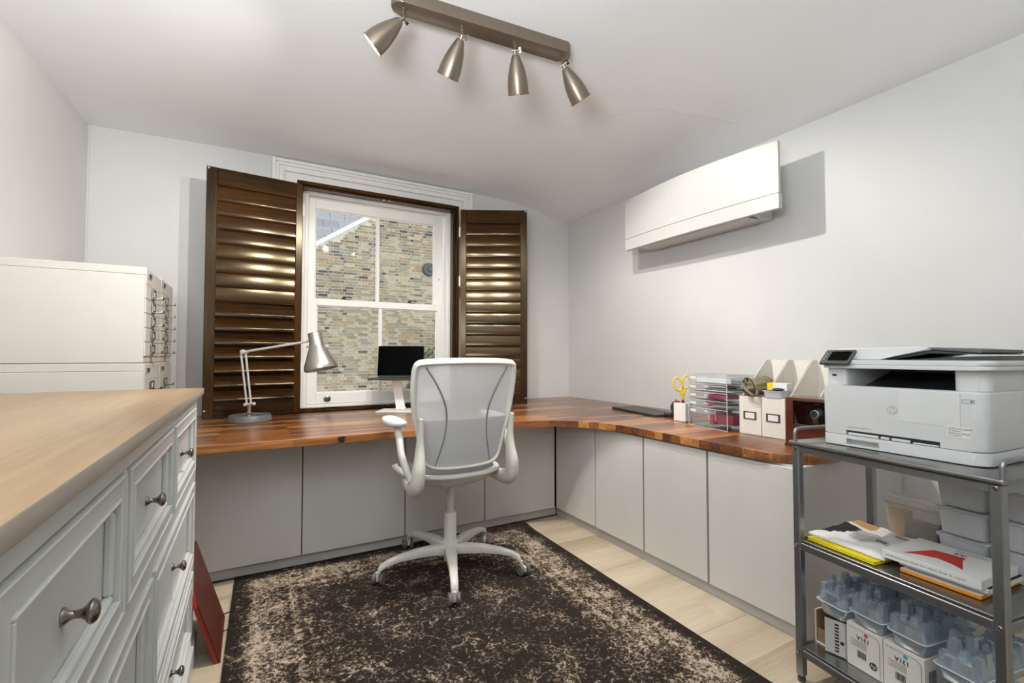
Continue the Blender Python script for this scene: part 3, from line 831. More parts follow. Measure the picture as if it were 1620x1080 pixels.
# ------------------------------------------------------------------ filing cabinets on the far left
FX = -.43
def filing(label, y0, y1, z0, z1, n, base):
    t = thing('multidrawer_cabinet', label, 'cabinet', (-.68, (y0 + y1) / 2, z0), 0, 'white steel multidrawer cabinets')
    bm = NB(); add_box(bm, -.935, FX - .004, y0, y1, z0, z1 - .036, .003); add_box(bm, -.935, FX - .001, y0, y1, z1 - .036, z1, .003); obj('shell', bm, 'filing_white', t, w=True)
    hz = z1 - .078
    obj('header', bx(FX - .004, FX + .002, y0 + .004, y1 - .004, hz, z1 - .004, .001), 'filing_white', t, w=True)
    lab = obj('maker_plate', bx(FX + .004, FX + .0055, y0 + .035, y0 + .125, hz + .034, hz + .056), 'paper_grey', t, w=True)
    bm = text_bm('BISLEY', .026, basis((FX + .0057, y0 + .08, hz + .045), (0, 1, 0), (0, 0, 1), (1, 0, 0)), bold=.0006); obj('lettering', bm, 'ink_black', lab, w=True, smooth=0)
    ph = (hz - z0 - base) / n
    for i in range(n):
        zt = hz - i * ph; zb = zt - ph + .0018
        d_ = obj('drawer', bx(FX - .004, FX + .002, y0 + .006, y1 - .006, zb, zt - .001, .001), 'filing_white', t, w=True)
        yc = y0 + (y1 - y0) * .42; zc = (zb + zt) / 2
        bm = NB(); add_frame(bm, 0, .085, 0, .046, .012, .012, .012, .006, 0, .006, .001)
        bm.transform(basis((FX + .004, yc - .042, zc - .023), (0, 1, 0), (1, 0, 0), (0, 0, 1)))
        add_box(bm, FX + .004, FX + .044, yc - .02, yc + .03, zc - .021, zc - .017, .001)
        add_box(bm, FX + .040, FX + .045, yc - .02, yc + .03, zc - .021, zc - .008, .001)
        obj('label_handle', bm, 'pewter', d_, w=True)
        obj('card', bx(FX + .0045, FX + .0055, yc - .03, yc + .03, zc - .011, zc + .018), 'paper_white', d_, w=True)
    return t
YM = 3.125
filing('white steel multidrawer cabinet on the desk, upper of the stack nearest the camera', 2.715, YM - .003, 1.118, 1.562, 5, .03)
filing('white steel multidrawer cabinet by the left shutter, upper of the far stack', YM + .003, 3.54, 1.118, 1.572, 5, .03)
filing('white steel multidrawer cabinet standing on the desk, lower of the stack nearest the camera', 2.715, YM - .003, .741, 1.116, 4, .03)
filing('white steel multidrawer cabinet standing on the desk, lower of the far stack', YM + .003, 3.54, .741, 1.116, 4, .03)

# ------------------------------------------------------------------ air conditioner
ac = thing('air_conditioner', 'white curved-front air conditioner on the right-hand wall', 'air conditioner', (2.80, 2.125, 1.96))
def ac_front(y, z):
    s_ = ((y - 2.125) / .605) ** 2
    k = (z - 1.96) / .38
    return 2.525 - (.05 * k + .018) * (1 - s_)
def ac_panel(z0, z1, th=.02):
    bm = NB(); A = []; B = []
    ny, nz = 18, 4
    for j in range(nz + 1):
        z = z0 + (z1 - z0) * j / nz
        A.append([bm.verts.new((ac_front(1.52 + 1.21 * i / ny, z), 1.52 + 1.21 * i / ny, z)) for i in range(ny + 1)])
        B.append([bm.verts.new((ac_front(1.52 + 1.21 * i / ny, z) + th, 1.52 + 1.21 * i / ny, z)) for i in range(ny + 1)])
    for j in range(nz):
        for i in range(ny):
            bm.faces.new((A[j][i], A[j][i + 1], A[j + 1][i + 1], A[j + 1][i])); bm.faces.new((B[j][i + 1], B[j][i], B[j + 1][i], B[j + 1][i + 1]))
    for i in range(ny):
        bm.faces.new((A[0][i + 1], A[0][i], B[0][i], B[0][i + 1])); bm.faces.new((A[nz][i], A[nz][i + 1], B[nz][i + 1], B[nz][i]))
    for j in range(nz):
        bm.faces.new((A[j][0], A[j + 1][0], B[j + 1][0], B[j][0])); bm.faces.new((A[j + 1][ny], A[j][ny], B[j][ny], B[j + 1][ny]))
    return bm
fp_ = obj('front_panel', ac_panel(2.052, 2.342), 'ac_white', ac, w=True)
obj('lower_flap', ac_panel(1.966, 2.049, .03), 'ac_white', ac, w=True)
bm = NB(); add_prism(bm, [(2.55, 2.00), (2.55, 2.33), (2.826, 2.33), (2.826, 1.995), (2.70, 1.985)], 1.735, 2.70, basis((0, 0, 0), (1, 0, 0), (0, 0, 1), (0, 1, 0)), .006); obj('housing', bm, 'ac_white', ac, w=True)
obj('outlet_slot', bx(2.56, 2.60, 1.75, 2.62, 1.978, 1.999), 'black_plastic', ac, w=True)
obj('outlet_louvre', bx(2.565, 2.69, 1.74, 2.63, 1.972, 1.9775, .002), 'ac_white', ac, w=True)
bm = NB(); add_lathe(bm, [(.022, 0), (.022, .004), (.016, .006), (0, .006)], 16, axis_M((2.64, 1.66, 1.993), (0, 0, -1))); obj('sensor_eye', bm, 'paper_grey', ac, w=True)
bm = text_bm('DAIKIN', .022, basis((ac_front(2.22, 2.075) - .0008, 2.22, 2.078), (0, -1, 0), (0, 0, 1), (-1, 0, 0))); obj('lettering', bm, 'paper_white', fp_, w=True, smooth=0)

# ------------------------------------------------------------------ ceiling spotlight bar
sb = thing('spotlight_bar', 'brushed bronze four-head spotlight bar on the ceiling', 'spotlight', (.91, 1.855, 2.64))
ang = math.atan2(1.822 - 1.889, 1.293 - .518)
T = Matrix.Translation((.907, 1.856, 0)) @ Matrix.Rotation(ang, 4, 'Z')
bl_ = rrect(.85, .084, .041, 8)
bm = NB(); add_prism(bm, bl_, 2.592, 2.655, T, .006, 2); obj('mounting_bar', bm, 'bronze_grey', sb, w=True)
def cam_dir(px, py):
    f = Vector((math.sin(YAW) * math.cos(PITCH), math.cos(YAW) * math.cos(PITCH), math.sin(PITCH))); r_ = Vector((math.cos(YAW), -math.sin(YAW), 0)); u_ = r_.cross(f)
    return r_, u_, f
heads = [((.533, 1.886), (-42, -36), .155, .16), ((.787, 1.865), (-17, -50), .16, .02), ((1.041, 1.842), (5, -62), .165, .03), ((1.296, 1.821), (26, -52), .165, .04)]
r_, u_, f_ = cam_dir(0, 0)
for i, ((hx, hy), (dx, dy), ln, tw) in enumerate(heads):
    top = Vector((hx, hy, 2.592))
    piv = top + Vector((0, 0, -.038))
    view = (piv - Vector((0, 0, CAM_H))).normalized()
    ax = (r_ * dx + u_ * dy).normalized(); ax = (ax - view * ax.dot(view)).normalized(); ax = (ax - view * tw).normalized()
    hd_ = obj('spot_stem', add_tube(add_lathe(NB(), [(.011, 0), (.011, .006), (.0065, .008), (.0065, .016), (.009, .018), (.009, .024), (.006, .026), (.006, .038)], 12, axis_M(top, (0, 0, -1))), [piv, piv + ax * .022], .008, 10), 'bronze_grey', sb, w=True)
    bm = NB(); side = ax.cross(view).normalized(); add_tube(bm, [piv - side * .016, piv + side * .02], .0045, 8); add_box(bm, -.012, .012, -.002, .002, -.006, .006, M=axis_M(piv + side * .022, side)); obj('wing_screw', bm, 'pewter', hd_, w=True)
    base = piv + ax * .016
    po = [(.014, 0), (.020, .010), (.024, .022), (.034, .05), (.043, .085), (.048, .118), (.0495, ln - .004), (.053, ln - .003), (.053, ln)]
    pi_ = [(.049, ln), (.0455, ln - .006), (.044, .118), (.039, .085), (.030, .052), (.018, .03), (0, .03)]
    obj('spot_shade', add_lathe(NB(), po + pi_, 28, axis_M(base, ax), cap=True), 'bronze_grey', sb, w=True, smooth=40)
    bm = NB(); add_lathe(bm, [(0, .034), (.016, .036), (.031, .088), (.033, .098), (.0, .104)], 20, axis_M(base, ax)); obj('spot_bulb', bm, 'bulb_glow', sb, w=True)
    l = bpy.data.lights.new('spot_lamp', 'SPOT'); l.energy = SPOT_POWER; l.color = SPOT_COL; l.spot_size = math.radians(125); l.spot_blend = .55; l.shadow_soft_size = .02
    lo = bpy.data.objects.new('spot_lamp', l); COL.objects.link(lo)
    lo.matrix_basis = axis_M(base + ax * (ln - .03), -ax)

# ------------------------------------------------------------------ office chair
oc = thing('office_chair', 'white mesh-back swivel office chair with grey seat on the rug', 'chair', (.95, 2.39, .009))
RB, A0 = .385, math.radians(-108.5)
bm = NB(); add_lathe(bm, [(.030, .075), (.046, .082), (.047, .135), (.040, .155), (.034, .158)], 24); obj('base_hub', bm, 'chair_white', oc)
for k in range(5):
    a = A0 + k * 2 * PI / 5; c_, s_ = math.cos(a), math.sin(a)
    prof = [(.030, .112, .036, .028), (.09, .118, .032, .026), (.18, .120, .027, .022), (.27, .114, .022, .017), (.335, .101, .0195, .014), (.372, .084, .018, .014), (.382, .064, .016, .014)]
    bm = NB(); rings = []
    for d, z, hw, hh in prof:
        n_ = 10; rg = []
        for q in range(n_):
            t = 2 * PI * q / n_; uu = hw * math.copysign(abs(math.cos(t)) ** .6, math.cos(t)); vv = hh * math.copysign(abs(math.sin(t)) ** .6, math.sin(t))
            rg.append(bm.verts.new((c_ * d - s_ * uu, s_ * d + c_ * uu, z + vv)))
        rings.append(rg)
    for r1, r2 in zip(rings, rings[1:]):
        for q in range(10): bm.faces.new((r1[q], r1[(q + 1) % 10], r2[(q + 1) % 10], r2[q]))
    bm.faces.new(rings[0][::-1]); bm.faces.new(rings[-1])
    leg = obj('base_leg', bm, 'chair_white', oc, smooth=50)
    # caster, swivelled its own way
    sw = a + [.15, 2.3, .5, 2.9, .9][k]
    cx, cy = c_ * RB, s_ * RB; ox, oy = cx - .018 * math.cos(sw), cy - .018 * math.sin(sw)
    axl = Vector((-math.sin(sw), math.cos(sw), 0))
    bm = NB(); add_lathe(bm, [(.008, .035), (.009, .068)], 10, Matrix.Translation((cx, cy, 0))); add_box(bm, -.02, .02, -.009, .009, -.012, .018, .004, M=Matrix.Translation((ox, oy, .03)) @ Matrix.Rotation(sw, 4, 'Z'))
    cs = obj('caster', bm, 'chair_white', leg)
    for sg in (-1, 1):
        p = Vector((ox, oy, .029)) + axl * (sg * .0105)
        bm = NB(); add_lathe(bm, [(.009, 0), (.027, .0), (.0285, .003), (.0285, .014), (.026, .017), (.019, .0175), (.017, .0145), (.009, .0145), (.007, .018), (0, .018)], 20, axis_M(p, axl * sg))
        obj('caster_wheel', bm, 'caster_grey', leg)
bm = NB(); add_lathe(bm, [(.030, .05), (.033, .052), (.033, .30), (.030, .305), (.0, .305)], 20); obj('outer_column', bm, 'chair_white', oc)
bm = NB(); add_lathe(bm, [(.018, .30), (.018, .47), (0, .47)], 16); obj('gas_lift', bm, 'chair_white', oc)
# seat: white rim, grey cushion, white under-pan
def seat_loop(inset=0, n=40):
    out = []
    for k in range(n):
        a = 2 * PI * k / n; c_, s_ = math.cos(a), math.sin(a)
        x = (.255 - inset) * math.copysign(abs(c_) ** .62, c_) * (1 + .04 * s_); y = .03 + (.25 - inset) * math.copysign(abs(s_) ** .72, s_)
        z = .534 + .014 * (x / .25) ** 2 - .02 * max(0, (y - .12) / .12) + .012 * max(0, (-y - .08) / .14)
        out.append((x - .015, y, z))
    return out
obj('seat_rim', add_tube(NB(), seat_loop(), .0155, 8, True, flat=(1.15, .9)), 'chair_white', oc, smooth=60)
bm = NB(); lp = seat_loop(.008); rings = []
for f, dz in ((1, -.004), (.97, .014), (.85, .022), (.55, .020), (.25, .016)):
    rings.append([bm.verts.new((x * f - .015 * (1 - f), .02 * (1 - f) + y * f, z + dz)) for x, y, z in lp])
for r1, r2 in zip(rings, rings[1:]):
    for q in range(len(lp)): bm.faces.new((r1[q], r1[(q + 1) % len(lp)], r2[(q + 1) % len(lp)], r2[q]))
bm.faces.new(rings[-1]); bm.faces.new(rings[0][::-1]); obj('seat_cushion', bm, 'seat_fabric', oc, smooth=60)
bm = NB(); lp = seat_loop(.014); rings = []
for f, dz in ((1, -.010), (.97, -.035), (.8, -.058), (.45, -.072), (.2, -.085), (.14, -.10)):
    rings.append([bm.verts.new((x * f - .015 * (1 - f), .02 * (1 - f) + y * f, z + dz)) for x, y, z in lp])
for r1, r2 in zip(rings, rings[1:]):
    for q in range(len(lp)): bm.faces.new((r1[q], r2[q], r2[(q + 1) % len(lp)], r1[(q + 1) % len(lp)]))
bm.faces.new(rings[0]); bm.faces.new(rings[-1][::-1]); obj('seat_pan', bm, 'chair_white', oc, smooth=60)
# back: closed white frame, translucent mesh, grey seams
def back_y(x, z): return -.24 - .18 * (z - .62) - .055 * ((x + .022) / .25) ** 2 * -1
half = [(.0, .594), (.08, .595), (.145, .601), (.185, .620), (.205, .66), (.222, .74), (.242, .82), (.256, .90), (.262, .98), (.262, 1.05), (.256, 1.092), (.236, 1.108), (.16, 1.114), (.08, 1.116)]
def back_pts(k=1.0):
    L_ = [(-.022 + x * k, z) for x, z in half]; R_ = [(-.022 - x * k, z) for x, z in half[1:]]
    return L_ + [(-.022, 1.117)] + R_[::-1]
bp_ = [(x, back_y(x, z), z) for x, z in back_pts()]
lo_ = catmull(bp_, 3, True)
rad = [.0135 + .006 * min(1, max(0, (p.z - .72) / .3)) for p in lo_]
obj('back_frame', add_tube(NB(), lo_, rad, 8, True, flat=(1.15, .8)), 'chair_white', oc, smooth=60)
def back_sheet(z0, z1, dy, kx=1.0):
    import bisect
    zz = [h[1] for h in half[:11]]; xx = [h[0] for h in half[:11]]
    def hw(z):
        if z <= .6015: return .14
        for i in range(2, 10):
            if zz[i] <= z <= zz[i + 1]: return xx[i] + (xx[i + 1] - xx[i]) * (z - zz[i]) / (zz[i + 1] - zz[i])
        return .24
    bm = NB(); nz, nx_ = 22, 16; g_ = []
    for j in range(nz + 1):
        z = z0 + (z1 - z0) * j / nz; w_ = hw(z) * kx
        g_.append([bm.verts.new((-.022 + w_ * (2 * i / nx_ - 1), back_y(-.022 + w_ * (2 * i / nx_ - 1), z) + dy, z)) for i in range(nx_ + 1)])
    for j in range(nz):
        for i in range(nx_): bm.faces.new((g_[j][i], g_[j][i + 1], g_[j + 1][i + 1], g_[j + 1][i]))
    return bm
obj('back_mesh', back_sheet(.597, 1.112, 0), 'chair_mesh', oc, smooth=60, recalc=False)
obj('lumbar_mesh', back_sheet(.601, .835, -.005, .985), 'chair_mesh_dense', oc, smooth=60, recalc=False)
for sg in (1, -1):
    sp_ = [(-.022 + sg * x, z) for x, z in ((.215, 1.088), (.165, 1.01), (.122, .92), (.106, .84), (.112, .75), (.130, .67), (.146, .608))]
    obj('back_seam', add_tube(NB(), catmull([(x, back_y(x, z) - .002, z) for x, z in sp_], 5), .0042, 6), 'seam_grey', oc, smooth=60)
# side supports: J-shaped link from under the seat up to the back, and the arms
for sg in (1, -1):
    X = -.018 + sg * .240
    side = [(X - sg * .07, .16, .520), (X - sg * .02, .05, .505), (X, -.07, .505), (X + sg * .008, -.16, .505), (X + sg * .010, -.225, .520), (X + sg * .010, -.262, .55), (X + sg * .006, -.272, .61), (X, -.266, .67), (X - sg * .002, -.264, .73), (X - sg * .002, -.272, .79), (X - sg * .0, -.284, .85)]
    sr_ = [.016, .022, .028, .034, .040, .043, .041, .033, .024, .018, .013]
    cs_ = catmull(side, 4); rr_ = []
    for i in range(len(cs_)):
        t = i / (len(cs_) - 1) * (len(sr_) - 1); q = min(int(t), len(sr_) - 2); rr_.append(sr_[q] + (sr_[q + 1] - sr_[q]) * (t - q))
    obj('side_support', add_tube(NB(), cs_, rr_, 12, flat=(.72, 1.1), up=(1, 0, 0)), 'chair_white', oc, smooth=60)
    X2 = X + sg * .052
    ar = [(X + sg * .025, -.20, .555), (X2 - sg * .012, -.185, .60), (X2, -.150, .66), (X2, -.115, .72), (X2 - sg * .004, -.07, .765), (X2 - sg * .01, -.02, .785)]
    obj('arm_post', add_tube(NB(), catmull(ar, 4), [.021] * 5 + [.021] * 8 + [.022] * 8, 10, flat=(.8, 1.15), up=(1, 0, 0)), 'chair_white', oc, smooth=60)
    bm = NB(); pad = []; n_ = 28
    for dz, f in ((-.012, .80), (-.006, .95), (.004, 1), (.014, .96), (.021, .80), (.023, .45)):
        rg = []
        for q in range(n_):
            t = 2 * PI * q / n_; cx_, sy_ = math.cos(t), math.sin(t)
            x = .046 * f * math.copysign(abs(cx_) ** .75, cx_) * (1 + .12 * sy_); y = .148 * f * math.copysign(abs(sy_) ** .8, sy_)
            rg.append(bm.verts.new((X2 - sg * .006 + x, .005 + y, .797 + dz + .012 * (y / .15) ** 2)))
        pad.append(rg)
    for r1, r2 in zip(pad, pad[1:]):
        for q in range(n_): bm.faces.new((r1[q], r1[(q + 1) % n_], r2[(q + 1) % n_], r2[q]))
    bm.faces.new(pad[0][::-1]); bm.faces.new(pad[-1]); obj('arm_pad', bm, 'white_plastic', oc, smooth=70)
bm = NB(); add_tube(bm, [(-.015 - .22, .12, .515), (-.015, .13, .500), (-.015 + .22, .12, .515)], .016, 8, flat=(1.6, .7)); add_box(bm, -.085, .055, -.10, .13, .455, .50, .015, 2); obj('tilt_mechanism', bm, 'chair_white', oc)

# ------------------------------------------------------------------ desk lamp
dl = thing('desk_lamp', 'brushed steel jointed desk lamp with grey round base by the left shutter', 'lamp', (0, 3.40, .741))
CR = Vector((math.cos(YAW), -math.sin(YAW), 0)); CU = Vector((0, 0, 1))
def lp_(r, z, d=0): return CR * r + CU * z + Vector((math.sin(YAW), math.cos(YAW), 0)) * d
bm = NB(); add_lathe(bm, [(.123, 0), (.126, .004), (.120, .034), (.116, .040), (.098, .040), (.094, .034), (.03, .033), (.0, .033)], 40); obj('base', bm, 'lamp_base_grey', dl)
bm = NB(); add_lathe(bm, [(.015, .033), (.015, .06), (.011, .062), (.011, .10), (0, .10)], 16, Matrix.Translation(lp_(-.006, 0))); obj('stem', bm, 'chrome', dl)
j0 = lp_(-.006, .105)
bm = NB(); add_tube(bm, [j0 - CR * .026 + CU * -.002, j0 + CR * .030 + CU * .006], .007, 10)
for q in (-.026, .03): add_lathe(bm, [(0, -.011), (.009, -.008), (.0115, 0), (.009, .008), (0, .011)], 12, Matrix.Translation(j0 + CR * q + CU * (q * .12)))
obj('lower_joint', bm, 'arm_steel', dl)
e0 = lp_(-.045, .435)
for q, q2 in ((-.015, -.020), (.012, .013)): obj('lower_arm', add_tube(NB(), [j0 + CR * q, e0 + CR * (q2 * .9) - CU * .012], .0062, 10), 'arm_steel', dl)
bm = NB(); add_lathe(bm, [(0, -.018), (.013, -.014), (.0165, -.004), (.0165, .004), (.013, .014), (0, .018)], 16, axis_M(e0 + CR * -.006, lp_(0, 0, 1))); add_tube(bm, [e0 - CR * .02, e0 + CR * .025], .009, 10); obj('elbow', bm, 'arm_steel', dl)
h0 = lp_(.382, .505)
obj('upper_arm', add_tube(NB(), [e0, e0 + (h0 - e0) * .7, h0], [.0085, .0085, .0065], 10), 'arm_steel', dl)
ax = (lp_(.22, -.975, -.06)).normalized(); tp = h0 + lp_(.020, .050)
obj('shade', add_lathe(NB(), [(.0, 0), (.040, 0), (.042, .002), (.042, .028), (.046, .075), (.047, .082), (.052, .094), (.054, .10), (.098, .205), (.1005, .222), (.1005, .236), (.0975, .236), (.095, .206), (.051, .102), (.044, .08), (.0, .07)], 40, axis_M(tp, ax)), 'lamp_steel', dl, smooth=40)
bm = NB(); pk = tp + ax * .088
for sg in (1, -1): add_tube(bm, [pk + CR * sg * .045, pk + CR * sg * .068], .008, 10); add_lathe(bm, [(0, -.006), (.009, -.004), (.010, 0), (.009, .004), (0, .006)], 12, axis_M(pk + CR * sg * .066, CR))
add_tube(bm, [h0, h0 + ax * .03 + CR * .004], .009, 8); obj('shade_bracket', bm, 'arm_steel', dl)
bm = NB(); add_lathe(bm, [(0, .06), (.014, .062), (.016, .10), (.030, .15), (.028, .175), (0, .19)], 16, axis_M(tp, ax)); obj('bulb', bm, 'paper_white', dl)

# ------------------------------------------------------------------ laptop on its stand
LB = Vector((.966, 3.495, .741)); LR = -YAW - math.radians(1)
st = thing('laptop_stand', 'white slim arm laptop stand on the desk in front of the window', 'stand', LB, LR)
obj('foot_plate', add_prism(NB(), rrect(.27, .24, .012, 4), 0, .006, bev=.001), 'gloss_white', st)
bm = add_box(NB(), -.034, .034, -.006, .006, 0, .225, .004, M=Matrix.Translation((.03, -.025, .012)) @ Matrix.Rotation(math.radians(-11), 4, 'Y') @ Matrix.Rotation(math.radians(-6), 4, 'X')); obj('arm', bm, 'gloss_white', st)
bm = add_tube(NB(), [(-.008, -.022, .018), (.066, -.022, .018)], .013, 12); obj('hinge', bm, 'white_plastic', st)
obj('cradle', bx(-.10, .09, -.12, .03, .231, .236, .002), 'gloss_white', st)
lt = thing('open_laptop', 'open laptop with black screen raised on the white stand', 'laptop', LB + Vector((0, 0, .0)), LR)
obj('base', add_prism(NB(), rrect(.358, .245, .012, 4, -.005, -.03), .237, .249, bev=.003, seg=2), 'laptop_dark', lt)
M = Matrix.Translation((-.005, .088, .250)) @ Matrix.Rotation(math.radians(-6), 4, 'X') @ basis((0, 0, 0), (1, 0, 0), (0, 0, 1), (0, -1, 0))
lid = obj('lid', add_prism(NB(), rrect(.358, .238, .012, 4, 0, .120), -.006, 0, M, .0015), 'laptop_dark', lt)
obj('screen', add_prism(NB(), rrect(.351, .226, .008, 4, 0, .123), 0, .0008, M), 'screen_black', lid)
obj('keyboard', bx(-.14, .13, -.06, .055, .249, .2505, .0006), 'black_plastic', lt)
obj('trackpad', bx(-.065, .055, -.14, -.07, .249, .2497), 'laptop_alu', lt)
cl = thing('closed_laptop', 'closed dark grey slim laptop lying on the right of the desk', 'laptop', (2.515, 2.535, .741), math.atan2(2.783 - 2.233, 2.475 - 2.378) - PI / 2)
obj('base', add_prism(NB(), rrect(.215, .555, .015, 4), 0, .0085, bev=.002), 'laptop_dark', cl)
obj('lid', add_prism(NB(), rrect(.215, .555, .015, 4), .0095, .0165, bev=.002), 'dark_grey_plastic', cl)

# ------------------------------------------------------------------ steel trolley
CO, CROT = Vector((1.713, 1.0, 0)), math.atan2(-.988, -.156)
tr = thing('steel_trolley', 'three-tier stainless steel trolley carrying the printer at the right edge', 'trolley', CO, CROT)
TL, TD, LW = .575, .412, .026
for i, (a, b) in enumerate(((0, 0), (TL - LW, 0), (0, TD - LW), (TL - LW, TD - LW))):
    lg = obj('leg', bx(a, a + LW, b, b + LW, .022, .831, .003), 'steel_tube', tr)
    bm = NB(); add_lathe(bm, [(.012, 0), (.013, .004), (.013, .014), (.008, .016), (.008, .024)], 14, Matrix.Translation((a + LW / 2, b + LW / 2, .0005))); obj('foot', bm, 'dark_grey_plastic', lg)
    if b == 0:
        for z in (.821, .478, .107):
            bm = NB(); add_lathe(bm, [(.0065, 0), (.0065, .002), (.004, .0035), (.003, .002), (0, .002)], 12, axis_M((a + LW / 2, 0, z), (0, -1, 0))); obj('bolt', bm, 'pewter', lg)
for zt, bar in ((.831, .024), (.492, .028), (.121, .028)):
    for y0 in (0.002, TD - .022): obj('rail', bx(LW, TL - LW, y0, y0 + .02, zt - bar, zt - .002, .002), 'steel_tube', tr)
    for x0 in (.002, TL - .022): obj('rail', bx(x0, x0 + .02, LW, TD - LW, zt - bar, zt - .002, .002), 'steel_tube', tr)
def tray(z, x0, x1, y0, y1, lip):
    bm = NB(); add_box(bm, x0, x1, y0, y1, z - .002, z)
    for a in ((x0, x1, y0, y0 + .004), (x0, x1, y1 - .004, y1), (x0, x0 + .004, y0 + .004, y1 - .004), (x1 - .004, x1, y0 + .004, y1 - .004)): add_box(bm, *a, z - .002, z + lip, .001)
    return bm
bm = add_prism(NB(), rrect(TL + .022, TD + .02, .012, 3, TL / 2, TD / 2), .832, .845, bev=.003, seg=2); obj('top_shelf', bm, 'steel', tr)
obj('middle_shelf', tray(.4935, .008, TL - .008, .006, TD - .006, .006), 'steel', tr)
obj('bottom_shelf', tray(.1225, .008, TL - .008, .006, TD - .006, .006), 'steel', tr)
for x in (.004, TL - .004):
    h_ = [(x, .012, .843), (x, .012, .872), (x, .014, .880), (x, .022, .886), (x, .034, .888), (x, TD - .034, .888), (x, TD - .022, .886), (x, TD - .014, .88), (x, TD - .012, .872), (x, TD - .012, .843)]
    obj('end_handle', add_tube(NB(), h_, .0062, 10), 'steel_tube', tr, smooth=60)

# ------------------------------------------------------------------ printer
pr = thing('printer', 'white multifunction laser printer on top of the steel trolley', 'printer', (1.768, .919, .8465), math.atan2(-.9975, -.07))
def pfoot(x0, x1, y0, y1, r):
    pts = [(x1, y1), (x0, y1)]
    for k in range(6):
        a = PI + k / 5 * PI / 2; pts.append((x0 + r * .4 + r * .4 * math.cos(a), y0 + r * .4 + r * .4 * math.sin(a)))
    for k in range(9):
        a = 1.5 * PI + k / 8 * PI / 2; pts.append((x1 - r + r * math.cos(a), y0 + r + r * math.sin(a)))
    return pts
bm = add_prism(NB(), pfoot(0, .432, 0, .40, .034), .0015, .037, bev=.002)
bm = boolean(bm, bx(.075, .172, -.01, .022, .008, .0255))
obj('paper_tray', bm, 'printer_white', pr)
bm = add_prism(NB(), pfoot(0, .432, 0, .40, .034), .0385, .203, bev=.005, seg=3)
cut = bx(.074, .329, -.01, .014, .030, .0545); add_prism(cut, [(.062, .05), (.352, .05), (.352, .30), (.062, .30)], .190, .25)
bm = boolean(bm, cut); bd = obj('body', bm, 'printer_white', pr)
obj('slot_back', bx(.0745, .3285, .009, .0145, .0385, .054), 'printer_dark', bd)
for a, b in ((.080, .170), (.176, .200), (.206, .255), (.262, .325)): obj('slot_tab', bx(a, b, .001, .009, .0385, .047 if b < .26 else .043, .0015), 'printer_white', bd)
obj('cover_seam', bx(.3765, .3775, -.0004, .002, .10, .199), 'printer_grey', bd)
obj('tape_sheet', bx(.229, .376, -.0005, -.0001, .103, .198, .0002), 'tape_film', bd)
lb = obj('sticker', bx(.346, .398, -.001, -.0002, .0725, .104), 'paper_white', bd)
def on_front(x, z, d=-.0012): return basis((x, d, z), (1, 0, 0), (0, 0, 1), (0, -1, 0))
for s_, z, x in (('POSTE: WP-DESK01', .098, .349), ('10.10.20.41', .092, .349), ('POSTE: M-OFFICE', .085, .349), ('10.10.20.42', .079, .349)):
    obj('lettering', text_bm(s_, .0062, on_front(x, z), .0001, 'LEFT'), 'ink_black', lb, smooth=0)
# maker's roundel
bm = NB(); add_lathe(bm, [(.0145, 0), (.0145, .0006), (.0, .0006)], 28, axis_M((.211, 0, .134), (0, -1, 0))); rd = obj('roundel', bm, 'paper_grey', bd)
obj('lettering', text_bm('hp', .023, on_front(.2105, .1355), .0002, 'CENTER', .3), 'paper_white', rd, smooth=0)
obj('model_lettering', text_bm('Color LaserJet Pro MFP M281fdw', .0052, on_front(.080, .0655, -.0003), .0001, 'LEFT'), 'ink_grey', bd, smooth=0)
bm = NB(); add_frame(bm, .381, .4075, .1725, .182, .0008, .0008, .0008, .0008, -.0008, .001); bdg = obj('badge_outline', bm, 'ink_grey', bd); obj('badge_dot', bx(.399, .404, -.0006, .001, .175, .1795), 'ink_grey', bdg)
# output bay, pillars, scanner
obj('left_pillar', add_prism(NB(), pfoot(.002, .063, .028, .398, .012), .2032, .262, bev=.002), 'printer_white', pr)
obj('right_pillar', add_prism(NB(), pfoot(.353, .430, .028, .398, .03), .2032, .262, bev=.002), 'printer_white', pr)
obj('usb_port', bx(.018, .032, .0265, .0285, .234, .241, .0008), 'ink_black', pr)
obj('bay_back', bx(.0635, .3525, .30, .398, .2032, .2618), 'printer_dark', pr)
bm = NB(); add_prism(bm, [(.09, .187), (.29, .187), (.29, .245)], .066, .348, basis((0, 0, 0), (0, 1, 0), (0, 0, 1), (1, 0, 0))); obj('output_tray', bm, 'printer_dark', pr)
bm = NB()
for k in range(22): add_box(bm, .075 + k * .0125, .080 + k * .0125, .13, .29, .2605, .2622)
obj('bay_ribs', bm, 'printer_grey', pr)
obj('scanner_base', add_prism(NB(), pfoot(-.002, .445, .004, .40, .03), .2625, .2745, bev=.003), 'printer_white', pr)
obj('scanner_lid', add_prism(NB(), pfoot(-.002, .445, .006, .40, .03), .2755, .2905, bev=.004), 'printer_white', pr)
Mx = basis((0, 0, 0), (1, 0, 0), (0, 0, 1), (0, -1, 0))
adf = obj('document_feeder', add_prism(NB(), [(.002, .2908), (.002, .318), (.012, .331), (.262, .3325), (.272, .330), (.272, .322), (.150, .297), (.146, .2908)], -.385, -.075, Mx, .003), 'printer_white', pr)
obj('feeder_tray', add_prism(NB(), [(.273, .3305), (.273, .322), (.388, .311), (.392, .314), (.390, .3225)], -.37, -.095, Mx, .002), 'lamp_base_grey', adf)
obj('feeder_throat', add_prism(NB(), [(.153, .2965), (.272, .3205), (.385, .310), (.385, .308), (.272, .312), (.165, .2912)], -.372, -.093, Mx), 'printer_dark', adf)
obj('feeder_outfeed', add_prism(NB(), [(.165, .2908), (.34, .302), (.428, .304), (.43, .2908)], -.385, -.10, Mx, .001), 'printer_dark', pr)
M = Matrix.Translation((.045, .012, .300)) @ Matrix.Rotation(math.radians(42), 4, 'X')
